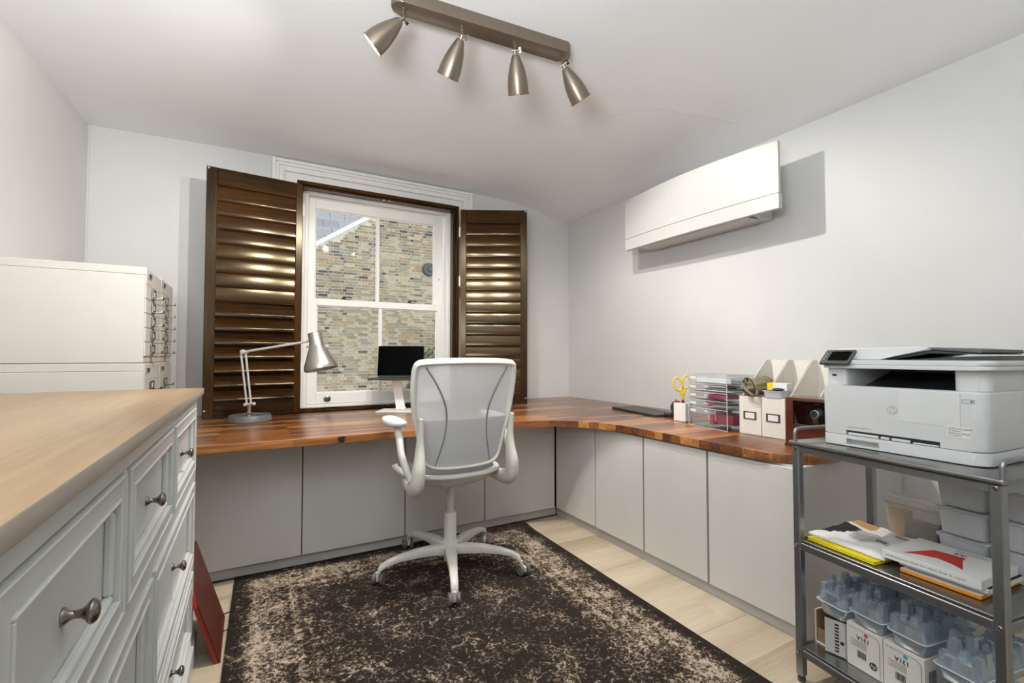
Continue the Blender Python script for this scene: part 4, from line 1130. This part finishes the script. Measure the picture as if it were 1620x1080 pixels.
tp_ = obj('touch_panel', add_prism(NB(), rrect(.098, .070, .006, 4), -.007, .003, M, .002), 'dark_grey_plastic', pr)
obj('display', add_prism(NB(), rrect(.066, .046, .003, 3, .008, .002), .003, .0036, M), 'screen_black', tp_)
for k in range(3):
    bm = NB(); add_lathe(bm, [(.0022, .003), (.0022, .0038), (0, .0038)], 8, M @ Matrix.Translation((-.038, -.014 + k * .014, 0))); obj('touch_key', bm, 'paper_grey', tp_)
obj('panel_mount', add_prism(NB(), [(.0, .2750), (.0, .290), (.035, .318), (.06, .318), (.06, .2750)], -.085, -.008, basis((0, 0, 0), (0, 1, 0), (0, 0, 1), (1, 0, 0)), 0) if False else bx(.004, .086, .018, .055, .2908, .308, .004), 'printer_white', pr)

# ------------------------------------------------------------------ things on the trolley's middle shelf
def on_trolley(name, label, cat, a=0, b=0, z=0, rot=0, group=None):
    p = CO + Matrix.Rotation(CROT, 3, 'Z') @ Vector((a, b, z))
    return thing(name, label, cat, p, CROT + rot, group)
S2 = .4955
yf = on_trolley('document_folder', 'yellow-edged folder lying under the white mailing bag on the trolley', 'folder', .022, .040, S2)
obj('cover', bx(0, .225, 0, .29, .008, .0095, .0005), 'yellow_print', yf); obj('back_cover', bx(0, .225, 0, .29, 0, .0012, .0004), 'yellow_print', yf)
obj('pages', bx(.002, .222, .0025, .288, .0013, .0079), 'yellow_print', yf)
mb = on_trolley('mailing_bag', 'crumpled white plastic mailing bag with black panel on the trolley shelf', 'bag', .0, .02, S2 + .0125, math.radians(2))
bm = NB(); nx_, ny_ = 30, 40; g_ = []; g2 = []
for i in range(nx_ + 1):
    r1 = []; r2 = []
    for j in range(ny_ + 1):
        x = .012 + .246 * i / nx_; y = .042 + .268 * j / ny_
        h = .0065 * mnoise.noise((x * 16, y * 12, 1.3)) + .004 * mnoise.noise((x * 45, y * 35, 2)) + .007 + .012 * math.exp(-((x - .02) / .05) ** 2) * (j / ny_)
        e_ = min(1, min(i, nx_ - i, j, ny_ - j) / 2.0)
        x += .006 * mnoise.noise((y * 20, 3, 1)) ; y += .006 * mnoise.noise((x * 20, 8, 1))
        r1.append(bm.verts.new((x, y, .004 + max(.001, h) * e_ + .003))); r2.append(bm.verts.new((x, y, .0)))
    g_.append(r1); g2.append(r2)
for i in range(nx_):
    for j in range(ny_):
        fa, fb = i / nx_, j / ny_
        mi = 0
        if fa < .30 and .17 < fb < .70 and fa < .12 + fb * .35: mi = 1
        if fa < .34 and fb > .74: mi = 2
        f = bm.faces.new((g_[i][j], g_[i + 1][j], g_[i + 1][j + 1], g_[i][j + 1])); f.material_index = mi
        bm.faces.new((g2[i][j], g2[i][j + 1], g2[i + 1][j + 1], g2[i + 1][j]))
for i in range(nx_):
    bm.faces.new((g2[i][0], g2[i + 1][0], g_[i + 1][0], g_[i][0])); bm.faces.new((g2[i + 1][-1], g2[i][-1], g_[i][-1], g_[i + 1][-1]))
for j in range(ny_):
    bm.faces.new((g2[0][j + 1], g2[0][j], g_[0][j], g_[0][j + 1])); bm.faces.new((g2[-1][j], g2[-1][j + 1], g_[-1][j + 1], g_[-1][j]))
obj('envelope', bm, ['paper_white', 'ink_black', 'brown_paper'], mb, smooth=60)
for k in range(7): obj('print_line', bx(.115 - .004 * k, .165 + .006 * (k % 3), .10 + k * .014, .1045 + k * .014, .0215, .0222), 'ink_grey', mb)
for k in range(5): obj('barcode_bar', bx(.178 + k * .007, .1815 + k * .007, .13, .155, .0218, .0224), 'ink_black', mb)
obj('print_mark', bx(.185, .225, .232, .242, .0218, .0224), 'maroon_card', mb)
od = on_trolley('notebook', 'orange-edged notebook at the bottom of the stack on the trolley', 'notebook', .30, .072, S2, math.radians(4))
obj('cover', bx(0, .188, 0, .25, 0, .009, .001), 'orange_print', od); obj('pages', bx(-.0, .186, .004, .248, .0092, .0102), 'paper_white', od)
mg = on_trolley('magazine', 'dark rolled-spine magazine beneath the white label box on the trolley', 'magazine', .288, .085, S2 + .0108, math.radians(4))
bm = add_tube(NB(), [(0, .012, .0075), (.205, .012, .0075)], .0072, 10); add_box(bm, 0, .205, .012, .23, .001, .014); obj('pages', bm, 'paper_white', mg)
obj('cover', bx(.0, .205, .02, .232, .0145, .0158), 'ink_black', mg)
bk = on_trolley('label_box', 'white label sheet box with red swoosh on top of the trolley stack', 'box', .255, .063, S2 + .0275, math.radians(4.4))
BL, BD, BT = .236, .215, .0245
cv = obj('carton', bx(0, BL, 0, BD, 0, BT, .0012), 'paper_white', bk)
swp = [(.042, .028), (.060, .088), (.076, .136), (.148, .144), (.150, .122), (.157, .102), (.182, .041), (.151, .060), (.111, .072), (.074, .055)]
obj('red_swoosh', add_prism(NB(), swp, BT, BT + .0005), 'red_print', cv)
Mt = lambda x, y: basis((x, y, BT + .0002), (-1, 0, 0), (0, -1, 0), (0, 0, 1))
obj('lettering', text_bm('A4', .024, Mt(.128, .162), .0002, bold=.0004), 'ink_black', cv, smooth=0)
for k, s_ in enumerate(('multi-function labels', 'for inkjet, laser & copier')): obj('lettering', text_bm(s_, .0095, Mt(.15, .182 + k * .0125), .0002), 'ink_grey', cv, smooth=0)
obj('spine_lettering', text_bm('multi-function labels for inkjet, laser & copier', .0105, basis((.012, -.0002, BT / 2), (1, 0, 0), (0, 0, 1), (0, -1, 0)), .0002, 'LEFT'), 'ink_grey', cv, smooth=0)
def shell_box(w, d, h, t=.002, taper=.006, lip=.004):
    """open thin-walled tub standing on z=0, centred"""
    bm = NB(); R = [(w / 2 - taper, d / 2 - taper, 0), (w / 2, d / 2, h), (w / 2 + lip, d / 2 + lip, h), (w / 2 + lip, d / 2 + lip, h + .002), (w / 2 - t, d / 2 - t, h + .002), (w / 2 - taper - t, d / 2 - taper - t, t)]
    rings = []
    for a, b, z in R: rings.append([bm.verts.new((x, y, z)) for x, y in rrect(2 * a, 2 * b, min(.012, a * .3), 3)])
    n = len(rings[0])
    for r1, r2 in zip(rings, rings[1:]):
        for q in range(n): bm.faces.new((r1[q], r1[(q + 1) % n], r2[(q + 1) % n], r2[q]))
    bm.faces.new(rings[0][::-1]); bm.faces.new(rings[-1])
    return bm
for ci, a in enumerate((.338, .478)):
    for k in range(3):
        lv = ('bottom', 'middle', 'top')[k]; stn = ('left stack of milky tubs', 'right stack of milky tubs by the trolley leg')[ci]
        c_ = on_trolley('storage_tub', 'milky lidded plastic tub, %s of the %s' % (lv, stn), 'tub', a, .353, S2 + k * .088, 0, 'milky tubs at the back of the trolley shelf')
        obj('tub', shell_box(.122, .105, .074), 'milky_box', c_); obj('lid', add_prism(NB(), rrect(.132, .115, .01, 3), .0765, .0835, bev=.002), 'milky_box', c_)
        obj('contents', add_prism(NB(), rrect(.10, .08, .01, 3), .004, .05), 'dark_grey_plastic' if k == 0 else 'paper_grey', c_)
cb = on_trolley('clear_container', 'wide clear plastic container with lid behind the mailing bag', 'container', .178, .371, S2)
# stands at the back edge behind the bag
obj('tub', shell_box(.17, .062, .125), 'clear_box', cb); obj('lid', add_prism(NB(), rrect(.182, .072, .012, 3), .128, .15, bev=.008, seg=2), 'clear_box', cb)
obj('navy_contents', bx(-.02, .078, -.024, .024, .004, .075), 'navy', cb); obj('brown_contents', bx(-.076, -.024, -.024, .024, .004, .10), 'brown_paper', cb)

# ------------------------------------------------------------------ things on the trolley's bottom shelf
S3 = .1235
TN = [(.132, 'white toner carton with a magenta dot on the bottom trolley shelf', 'ink_magenta'), (.2455, 'white toner carton with a cyan dot on the bottom trolley shelf', 'ink_cyan')]
for a, lab_, ink in TN:
    c_ = on_trolley('toner_carton', lab_, 'carton', a, .075, S3)
    W_, D_, H_ = .111, .315, .138
    bx_ = obj('carton', bx(0, W_, 0, D_, 0, H_, .001), 'card_white', c_)
    bm = NB(); add_tube(bm, [(.006, -.0004, H_ - .012), (.09, -.0004, H_ - .012), (.099, -.0004, H_ - .016), (.103, -.0004, H_ - .026), (.103, -.0004, .006)], .0009, 4); obj('printed_line', bm, 'ink_grey', bx_)
    F2 = lambda x, z: basis((x, -.0003, z), (-1, 0, 0), (0, 0, -1), (0, -1, 0))
    bm = NB(); add_lathe(bm, [(.0062, 0), (.0062, .0006), (0, .0006)], 16, axis_M((.062, 0, .118), (0, -1, 0))); obj('colour_dot', bm, ink, bx_)
    obj('lettering', text_bm('131A', .019, F2(.052, .101), .0002, bold=.0003), 'ink_black', bx_, smooth=0)
    for k in range(5): obj('print_line', bx(.012 + .008 * (k % 2), .064, -.0006, 0, .070 + k * .0045, .0714 + k * .0045), 'ink_grey', bx_)
    for k in range(8): obj('barcode_bar', bx(.034 + k * .0035, .0355 + k * .0035 + (.0008 if k % 3 else 0), -.0006, 0, .038, .060), 'ink_black', bx_)
    bm = NB(); add_lathe(bm, [(.012, 0), (.012, .0005), (0, .0005)], 24, axis_M((.083, 0, .034), (0, -1, 0))); rd = obj('roundel', bm, 'ink_black', bx_)
    obj('lettering', text_bm('hp', .019, on_front(.0828, .0352, -.0006), .0002, 'CENTER', .3), 'card_white', rd, smooth=0)
    for k in range(6): obj('side_bar', bx(W_ - .0002, W_ + .0005, .02 + k * .006, .023 + k * .006, .06, .10), 'ink_black', bx_)
opn = on_trolley('open_carton', 'opened white carton with brown inside at the left of the bottom trolley shelf', 'carton', .012, .085, S3)
bm = NB(); W_, D_, H_ = .112, .30, .115
for a in ((0, .003, 0, D_, 0, H_), (W_ - .003, W_, 0, D_, 0, H_), (.003, W_ - .003, D_ - .003, D_, 0, H_), (.003, W_ - .003, 0, D_ - .003, 0, .003)): add_box(bm, *a)
obj('shell', bm, 'card_white', opn)
bm = NB(); add_box(bm, .0035, .006, .002, D_ - .004, .0035, H_ - .002); add_box(bm, W_ - .006, W_ - .0035, .002, D_ - .004, .0035, H_ - .002); add_box(bm, .006, W_ - .006, .004, .007, .0035, .05); obj('brown_lining', bm, 'cardboard', opn)
obj('top_flap', add_box(NB(), 0, W_, 0, .21, 0, .003, M=Matrix.Translation((0, .088, H_ + .0005))), 'card_white', opn)
M = Matrix.Translation((W_ - .002, -.002, .004)) @ Matrix.Rotation(math.radians(200), 4, 'Z')
ff = obj('front_flap', add_box(NB(), 0, .060, 0, .0025, 0, .114, M=M), 'paper_grey', opn)
bm = NB()
for k in range(9): add_box(bm, .018, .030, .0025, .003, .010 + k * .011, .016 + k * .011, M=M @ Matrix.Translation((0, 0, 0)))
obj('black_pattern', bm, 'ink_black', ff)
bm = NB(); add_lathe(bm, [(.006, 0), (.006, .0006), (0, .0006)], 16, M @ axis_M((.009, .0025, .045), (0, 1, 0))); obj('roundel', bm, 'ink_black', ff)
bm = NB(); 
for k in range(5): add_tube(bm, catmull([(.02 + .012 * k, .02, .012), (.03 + .012 * k, .05, .05 + .01 * (k % 2)), (.025 + .014 * k, .08, .02)], 4), .006, 6)
obj('packing_paper', bm, 'brown_paper', opn)
pk_ = on_trolley('foil_packet', 'blue and gold foil packet poking up behind the open carton', 'packet', .001, .20, S3)
bm = NB(); add_prism(bm, [(-.003, 0), (-.003, .15), (.0, .165), (.004, .15), (.006, 0)], -.06, .06, basis((0, 0, 0), (1, 0, 0), (0, 0, 1), (0, -1, 0)), 0); obj('pouch', bm, 'navy', pk_)
obj('gold_band', bx(-.0045, .0055, -.058, .058, .150, .157), 'brass', pk_)

def clamshell_half(w, l, hgt, seed):
    """thermoformed half: a sloping plateau carrying many crisp tapered pockets"""
    bm = NB(); rr = random.Random(seed)
    R = [(w / 2, l / 2, 0), (w / 2 - .006, l / 2 - .006, .001), (w / 2 - .012, l / 2 - .012, hgt * .30), (w / 2 - .022, l / 2 - .022, hgt * .42)]
    rings = [[bm.verts.new((x, y, z)) for x, y in rrect(2 * p, 2 * q, .014, 3)] for p, q, z in R]
    for r1, r2 in zip(rings, rings[1:]):
        for q in range(len(r1)): bm.faces.new((r1[q], r1[(q + 1) % len(r1)], r2[(q + 1) % len(r1)], r2[q]))
    bm.faces.new(rings[-1])
    def pocket(cx, cy, sx, sy, z0, z1, tp=.72):
        lo = [bm.verts.new((cx + a * sx, cy + b_ * sy, z0)) for a, b_ in ((-1, -1), (1, -1), (1, 1), (-1, 1))]
        hi = [bm.verts.new((cx + a * sx * tp, cy + b_ * sy * tp, z1)) for a, b_ in ((-1, -1), (1, -1), (1, 1), (-1, 1))]
        fs = [bm.faces.new(hi)] + [bm.faces.new((lo[i], lo[(i + 1) % 4], hi[(i + 1) % 4], hi[i])) for i in range(4)]
        bmesh.ops.bevel(bm, geom=[e for e in fs[0].edges], offset=.0025, segments=1, affect='EDGES')
    for j in range(7):
        y = -l * .41 + j * l * .135
        for i in range(4):
            x = (-.33 + i * .22) * w + rr.uniform(-.003, .003); edge = i in (0, 3)
            hh = hgt * (rr.uniform(.36, .62) if edge else rr.uniform(.55, .82))
            pocket(x, y + rr.uniform(-.006, .006), rr.uniform(.009, .013), rr.uniform(.012, .018), .004 if edge else hgt * .38, hh)
    for x, y in ((-.16, -.37), (.12, -.31), (-.05, -.20), (.08, .06), (-.1, .33)): pocket(x * w, y * l, .0105, .0105, hgt * .4, hgt * rr.uniform(.92, 1.02), .8)
    return bm
def clamshell(label, a, rim, lo_h, hi_h, seed, b=.21):
    t = on_trolley('plastic_clamshell', label, 'packaging', a, b, rim, math.radians(RND.uniform(-.7, .7)), 'clear clamshell packs on the bottom trolley shelf')
    obj('upper_shell', clamshell_half(.108, .29, hi_h, seed), 'blister', t, smooth=25)
    bm = NB(); R = [(.0535, .1445, -.001), (.047, .138, -.002), (.043, .134, -lo_h + .004), (.040, .131, -lo_h)]
    rings = [[bm.verts.new((x, y, z)) for x, y in rrect(2 * p, 2 * q, .014, 3)] for p, q, z in R]
    for r1, r2 in zip(rings, rings[1:]):
        for q in range(len(r1)): bm.faces.new((r1[q], r1[(q + 1) % len(r1)], r2[(q + 1) % len(r1)], r2[q]))
    bm.faces.new(rings[-1][::-1]); obj('lower_shell', bm, 'blister', t, smooth=50)
    fl_ = rrect(.109, .291, .016, 4); bm = NB(); add_tube(bm, [(x, y, 0) for x, y in fl_], .0016, 5, True); obj('flange', bm, 'white_plastic', t, smooth=60)
    return t
clamshell('clear ribbed clamshell pack lying on the open carton, leftmost on the shelf', .084, .290, .044, .098, 1)
clamshell('clear ribbed clamshell pack lying on the carton with the magenta dot', .198, .308, .042, .095, 2)
clamshell('clear ribbed clamshell pack lying on the carton with the cyan dot', .313, .308, .042, .095, 3)
clamshell('clear ribbed clamshell pack, upper of the pair by the right trolley leg', .440, .282, .038, .100, 4, .20)
clamshell('clear ribbed clamshell pack, lower of the pair by the right trolley leg', .440, .162, .036, .070, 5, .20)

# ------------------------------------------------------------------ things on the right-hand run of the worktop
DZ = .741
pt = thing('pen_pot', 'square white pen pot on the desk beside the clear drawers', 'pot', (2.392, 2.075, DZ), math.radians(8))
bm = boolean(add_box(NB(), -.042, .042, -.042, .042, 0, .115, .004), bx(-.038, .038, -.038, .038, .005, .13)); obj('pot_body', bm, 'gloss_white', pt)
obj('red_pen', add_tube(NB(), [(-.02, .02, .008), (-.032, .03, .135)], .0045, 8), 'red_plastic', pt)
sc = thing('scissors', 'yellow-handled scissors standing in the white pen pot', 'scissors', (2.392, 2.075, DZ + .008), -YAW)
Sx = lambda x, z: (x, -.0, z)
for sg, dx, rx in ((-1, -.034, .028), (1, .022, .026)):
    c_ = Vector((dx, .003 * sg, .225 + (.012 if sg > 0 else 0)))
    lp2 = [c_ + Vector((rx * math.cos(t) * (1 - .15 * math.sin(t)), 0, .040 * math.sin(t) + rx * .25 * sg * math.cos(t))) for t in [2 * PI * k / 20 for k in range(20)]]
    bm = add_tube(NB(), lp2, .0062, 8, True); add_tube(bm, [c_ + Vector((-dx * .4, 0, -.038)), (dx * .12, .003 * sg, .155), (-dx * .1, .003 * sg, .125)], [.008, .009, .007], 8); obj('handle', bm, 'scissor_yellow', sc, smooth=60)
    obj('blade', add_prism(NB(), [(-.008 * sg, .14), (.005 * sg, .14), (-.002 * sg, .004)], -.001, .001, basis((0, .003 * sg, 0), (1, 0, 0), (0, 0, 1), (0, -1, 0))), 'steel', sc)
obj('pivot_grip', add_tube(NB(), [(0, -.006, .125), (0, .006, .125)], .007, 10), 'red_plastic', sc)
td = thing('tape_dispenser', 'small black tape dispenser on the desk behind the white pen pot', 'dispenser', (2.485, 2.225, DZ), -YAW)
bm = NB(); add_prism(bm, [(-.07, 0), (-.07, .018), (-.062, .03), (-.05, .016), (-.02, .02), (.0, .055), (.03, .07), (.055, .05), (.06, 0)], -.022, .022, basis((0, 0, 0), (1, 0, 0), (0, 0, 1), (0, -1, 0)), .003); obj('body', bm, 'black_plastic', td)
bm = NB(); add_lathe(bm, [(.02, -.012), (.044, -.012), (.044, .012), (.02, .012)], 24, axis_M((.018, 0, .066), (0, 1, 0)), cap=False); obj('tape_roll', bm, 'dark_grey_plastic', td)
# clear drawers
ARZ = math.atan2(1.643 - 1.958, 2.249 - 2.306)
ad = thing('acrylic_drawers', 'clear acrylic five-drawer unit full of stationery on the desk', 'drawers', (2.306, 1.958, DZ), ARZ)
AW, ADp, AH = .306, .20, .305
bm = NB()
for a in ((0, .004, 0, ADp, 0, AH), (AW - .004, AW, 0, ADp, 0, AH), (.004, AW - .004, 0, ADp, 0, .004), (.004, AW - .004, 0, ADp, AH - .004, AH), (.004, AW - .004, ADp - .004, ADp, .004, AH - .004)): add_box(bm, *a, .0008)
lev = [.004, .108, .153, .200, .248, .301]
for z in lev[1:-1]: add_box(bm, .004, AW - .004, .004, ADp - .004, z - .0015, z + .0015)
obj('case', bm, 'acrylic', ad)
bm = NB()
for x in (.0, AW - .003):
    add_box(bm, x, x + .003, -.001, .002, 0, AH)
for z in [0] + lev[1:-1] + [AH - .003]: add_box(bm, 0, AW, -.001, .001, z, z + .0028)
add_box(bm, AW - .002, AW + .0006, 0, ADp, AH - .003, AH + .0006)
obj('polished_edges', bm, 'milky_box', ad)
ctn = [[('maroon_card', .17, .30, .02, .075), ('paper_grey', .10, .165, .03, .09), ('pink_plastic', .135, .16, .01, .07)], [('paper_grey', .08, .29, .01, .02), ('steel', .12, .26, .02, .03), ('pink_plastic', .10, .16, .012, .036)], [('pink_plastic', .12, .26, .012, .034), ('card_white', .02, .11, .004, .02)], [('paper_white', .02, .29, .004, .012), ('ink_grey', .10, .28, .012, .022), ('paper_white', .05, .24, .026, .034)], [('paper_white', .02, .29, .002, .03), ('paper_grey', .03, .28, .03, .036)]]
for k in range(5):
    z0, z1 = lev[k] + .003, lev[k + 1] - .003
    bm = NB()
    for a in ((.007, AW - .007, .002, .0045, z0, z1), (.007, AW - .007, ADp - .01, ADp - .0075, z0, z1), (.007, .0095, .0045, ADp - .01, z0, z1), (AW - .0095, AW - .007, .0045, ADp - .01, z0, z1), (.0095, AW - .0095, .0045, ADp - .01, z0, z0 + .002)): add_box(bm, *a)
    dr = obj('drawer', bm, 'acrylic', ad)
    obj('label', bx(.012, .062, .001, .0018, z1 - .022, z1 - .008), 'paper_white', dr)
    obj('drawer_pull', add_tube(NB(), [(AW / 2 - .012, -.004, z1 - .012), (AW / 2 + .012, -.004, z1 - .012)], .004, 8), 'milky_box', dr)
    for (m_, x0, x1, za, zb) in ctn[k]:
        obj('contents', add_box(NB(), x0, x1, .02 + RND.uniform(0, .03), ADp - .03, z0 + za, min(z0 + zb, z1 - .001), .003), m_, dr)
# magazine files
def mag_file(label, y0, y1, x0=2.292):
    t = thing('magazine_file', label, 'file box', (x0, (y0 + y1) / 2, DZ), 0, 'white magazine files on the desk')
    P = [(0, 0), (0, .198), (.028, .198), (.235, .388), (.282, .388), (.282, 0)]
    for a, b in ((y0, y0 + .003), (y1 - .003, y1)):
        obj('side', add_prism(NB(), [(x0 + p, DZ + q) for p, q in P], a, b, basis((0, 0, 0), (1, 0, 0), (0, 0, 1), (0, 1, 0)), .0006), 'card_white', t, w=True)
    obj('front', bx(x0 - .002, x0 + .001, y0, y1, DZ, DZ + .198, .0008), 'card_white', t, w=True)
    obj('back', bx(x0 + .279, x0 + .282, y0 + .003, y1 - .003, DZ, DZ + .388), 'card_white', t, w=True)
    obj('bottom', bx(x0 + .001, x0 + .279, y0 + .003, y1 - .003, DZ, DZ + .003), 'card_white', t, w=True)
    ym = (y0 + y1) / 2; bm = NB(); add_frame(bm, -.036, .036, -.021, .021, .010, .010, .006, .006, 0, .003, .001); bm.transform(basis((x0 - .005, ym, DZ + .098), (0, -1, 0), (1, 0, 0), (0, 0, 1)))
    h_ = obj('label_holder', bm, 'pewter', t, w=True)
    obj('card', bx(x0 - .0035, x0 - .0022, ym - .027, ym + .027, DZ + .082, DZ + .114), 'paper_white', h_, w=True)
    for s_ in (-1, 1):
        bm = NB(); add_lathe(bm, [(.004, 0), (.003, .002), (0, .0025)], 8, axis_M((x0 - .005, ym + s_ * .031, DZ + .098), (-1, 0, 0))); obj('rivet', bm, 'pewter', h_, w=True)
    return t
mag_file('white magazine file with metal label holder right beside the clear drawers', 1.490, 1.612)
mag_file('white magazine file between the drawstring pouch file and the wooden watch case', 1.366, 1.486)
mag_file('white magazine file standing behind the glossy wooden watch case', 1.225, 1.362)
# drawstring pouch
po_ = thing('drawstring_pouch', 'khaki drawstring cloth pouch lying on the first magazine file', 'pouch', (2.36, 1.548, DZ + .1995))
bm = NB(); bmesh.ops.create_icosphere(bm, subdivisions=4, radius=1)
for v in bm.verts:
    n_ = v.co.copy(); f_ = 1 + .22 * mnoise.noise((n_.x * 2.2, n_.y * 2.2, n_.z * 2.2 + 3)) + .10 * mnoise.noise((n_.x * 6, n_.y * 6, n_.z * 6))
    v.co = Vector((n_.x * .098 * f_, n_.y * .052 * f_, .046 + n_.z * .046 * f_)); v.co.z = max(v.co.z, .001)
    v.co.z += .30 * max(0, v.co.x) * .9
obj('pouch_body', bm, 'khaki_cloth', po_, smooth=80)
bm = NB(); P = [Vector((-.085 + .020 * math.cos(t) , -.012 + .036 * math.sin(t), .042 + .030 * math.sin(t) + .018 * math.cos(t))) for t in [2 * PI * k / 24 for k in range(24)]]
add_tube(bm, [p + Vector((.004 * mnoise.noise(p * 60), 0, .004 * mnoise.noise(p * 70 + Vector((3, 0, 0))))) for p in P], .008, 6, True); obj('gathered_mouth', bm, 'khaki_cloth', po_, smooth=80)
bm = NB(); add_tube(bm, catmull([(-.098, .02, .07), (-.105, .0, .095), (-.098, -.025, .085), (-.102, -.045, .05), (-.108, -.05, .02), (-.10, -.03, .006), (-.104, .0, .014), (-.1, .02, .03)], 5), .0028, 6); add_lathe(bm, [(0, -.01), (.006, -.008), (.007, .004), (0, .01)], 8, Matrix.Translation((-.104, -.008, .088))); obj('cord', bm, 'cord_black', po_)
# clear tub with film cartons on the second file
tb = thing('clear_tub', 'shallow clear plastic tub resting on the second magazine file', 'tub', (2.325, 1.424, DZ + .199))
bm = shell_box(.09, .10, .032); obj('tub', bm, 'milky_box', tb)
yb = thing('yellow_carton', 'small yellow and white carton lying on the clear tub', 'carton', (2.345, 1.424, DZ + .2355), math.radians(6))
obj('carton', bx(-.028, .028, -.048, .048, 0, .036, .001), 'paper_white', yb); obj('yellow_end', bx(-.0285, .0285, .018, .0485, -.0, .0365, .001), 'scissor_yellow', yb)
pc = thing('purple_sachet', 'dark purple sachet on the clear tub beside the yellow carton', 'sachet', (2.297, 1.402, DZ + .2345), math.radians(10))
bm = NB(); bmesh.ops.create_icosphere(bm, subdivisions=2, radius=1)
for v in bm.verts: v.co = Vector((v.co.x * .014, v.co.y * .030, .008 + v.co.z * .007))
obj('sachet', bm, 'navy', pc, smooth=80)
# wooden watch case
wc = thing('watch_case', 'glossy dark wood watch case with glazed front on the desk end', 'case', (2.222, 1.19, DZ))
X0, X1, Y0_, Y1_, HH = 2.160, 2.284, 1.092, 1.288, .222
bm = boolean(add_box(NB(), X0, X1, Y0_, Y1_, DZ + .002, DZ + HH, .006, 2), bx(X0 - .02, X1 - .012, Y0_ + .016, Y1_ - .034, DZ + .098, DZ + HH - .012)); obj('case_body', bm, 'case_wood', wc, w=True)
obj('base_step', bx(X0 - .004, X1, Y0_ - .003, Y1_ + .003, DZ, DZ + .012, .002), 'case_wood', wc, w=True)
obj('glass_door', bx(X0 + .002, X0 + .005, Y0_ + .0165, Y1_ - .0345, DZ + .0985, DZ + HH - .0125), 'case_glass', wc, w=True)
bm = NB(); add_frame(bm, 0, Y1_ - Y0_ - .05, 0, HH - .11, .004, .004, .004, .004, 0, .006, .001); bm.transform(basis((X0 - .001, Y1_ - .034, DZ + .098), (0, -1, 0), (1, 0, 0), (0, 0, 1))); obj('door_edge', bm, 'black_plastic', wc, w=True)
wa = thing('wristwatch', 'steel and gold wristwatch on a dark pad inside the wooden case', 'watch', (2.205, 1.165, DZ + .102))
bm = NB(); bmesh.ops.create_uvsphere(bm, u_segments=20, v_segments=12, radius=1)
for v in bm.verts: v.co = Vector((v.co.x * .026, v.co.y * .040, .045 + v.co.z * .042))
obj('pad', bm, 'black_plastic', wa, smooth=80)
for k in range(14):
    a = -1.0 + k * .27
    if 4 <= k <= 8: continue
    bm = add_box(NB(), -.004, .004, -.012, .012, -.0025, .0025, .0012, M=Matrix.Translation((-.031 * math.cos(a), 0, .046 + .047 * math.sin(a))) @ Matrix.Rotation(a + PI / 2, 4, 'Y')); obj('bracelet_link', bm, 'chrome' if k % 2 else 'brass', wa)
bm = NB(); add_lathe(bm, [(.019, 0), (.020, .003), (.017, .006), (.0155, .0065), (.0, .0055)], 24, axis_M((-.030, 0, .050), (-1, 0, .15))); obj('watch_head', bm, 'chrome', wa)
bm = NB(); add_lathe(bm, [(.0145, 0), (.0, .0002)], 20, axis_M((-.0368, 0, .0512), (-1, 0, .15))); obj('dial', bm, 'ink_black', wa)
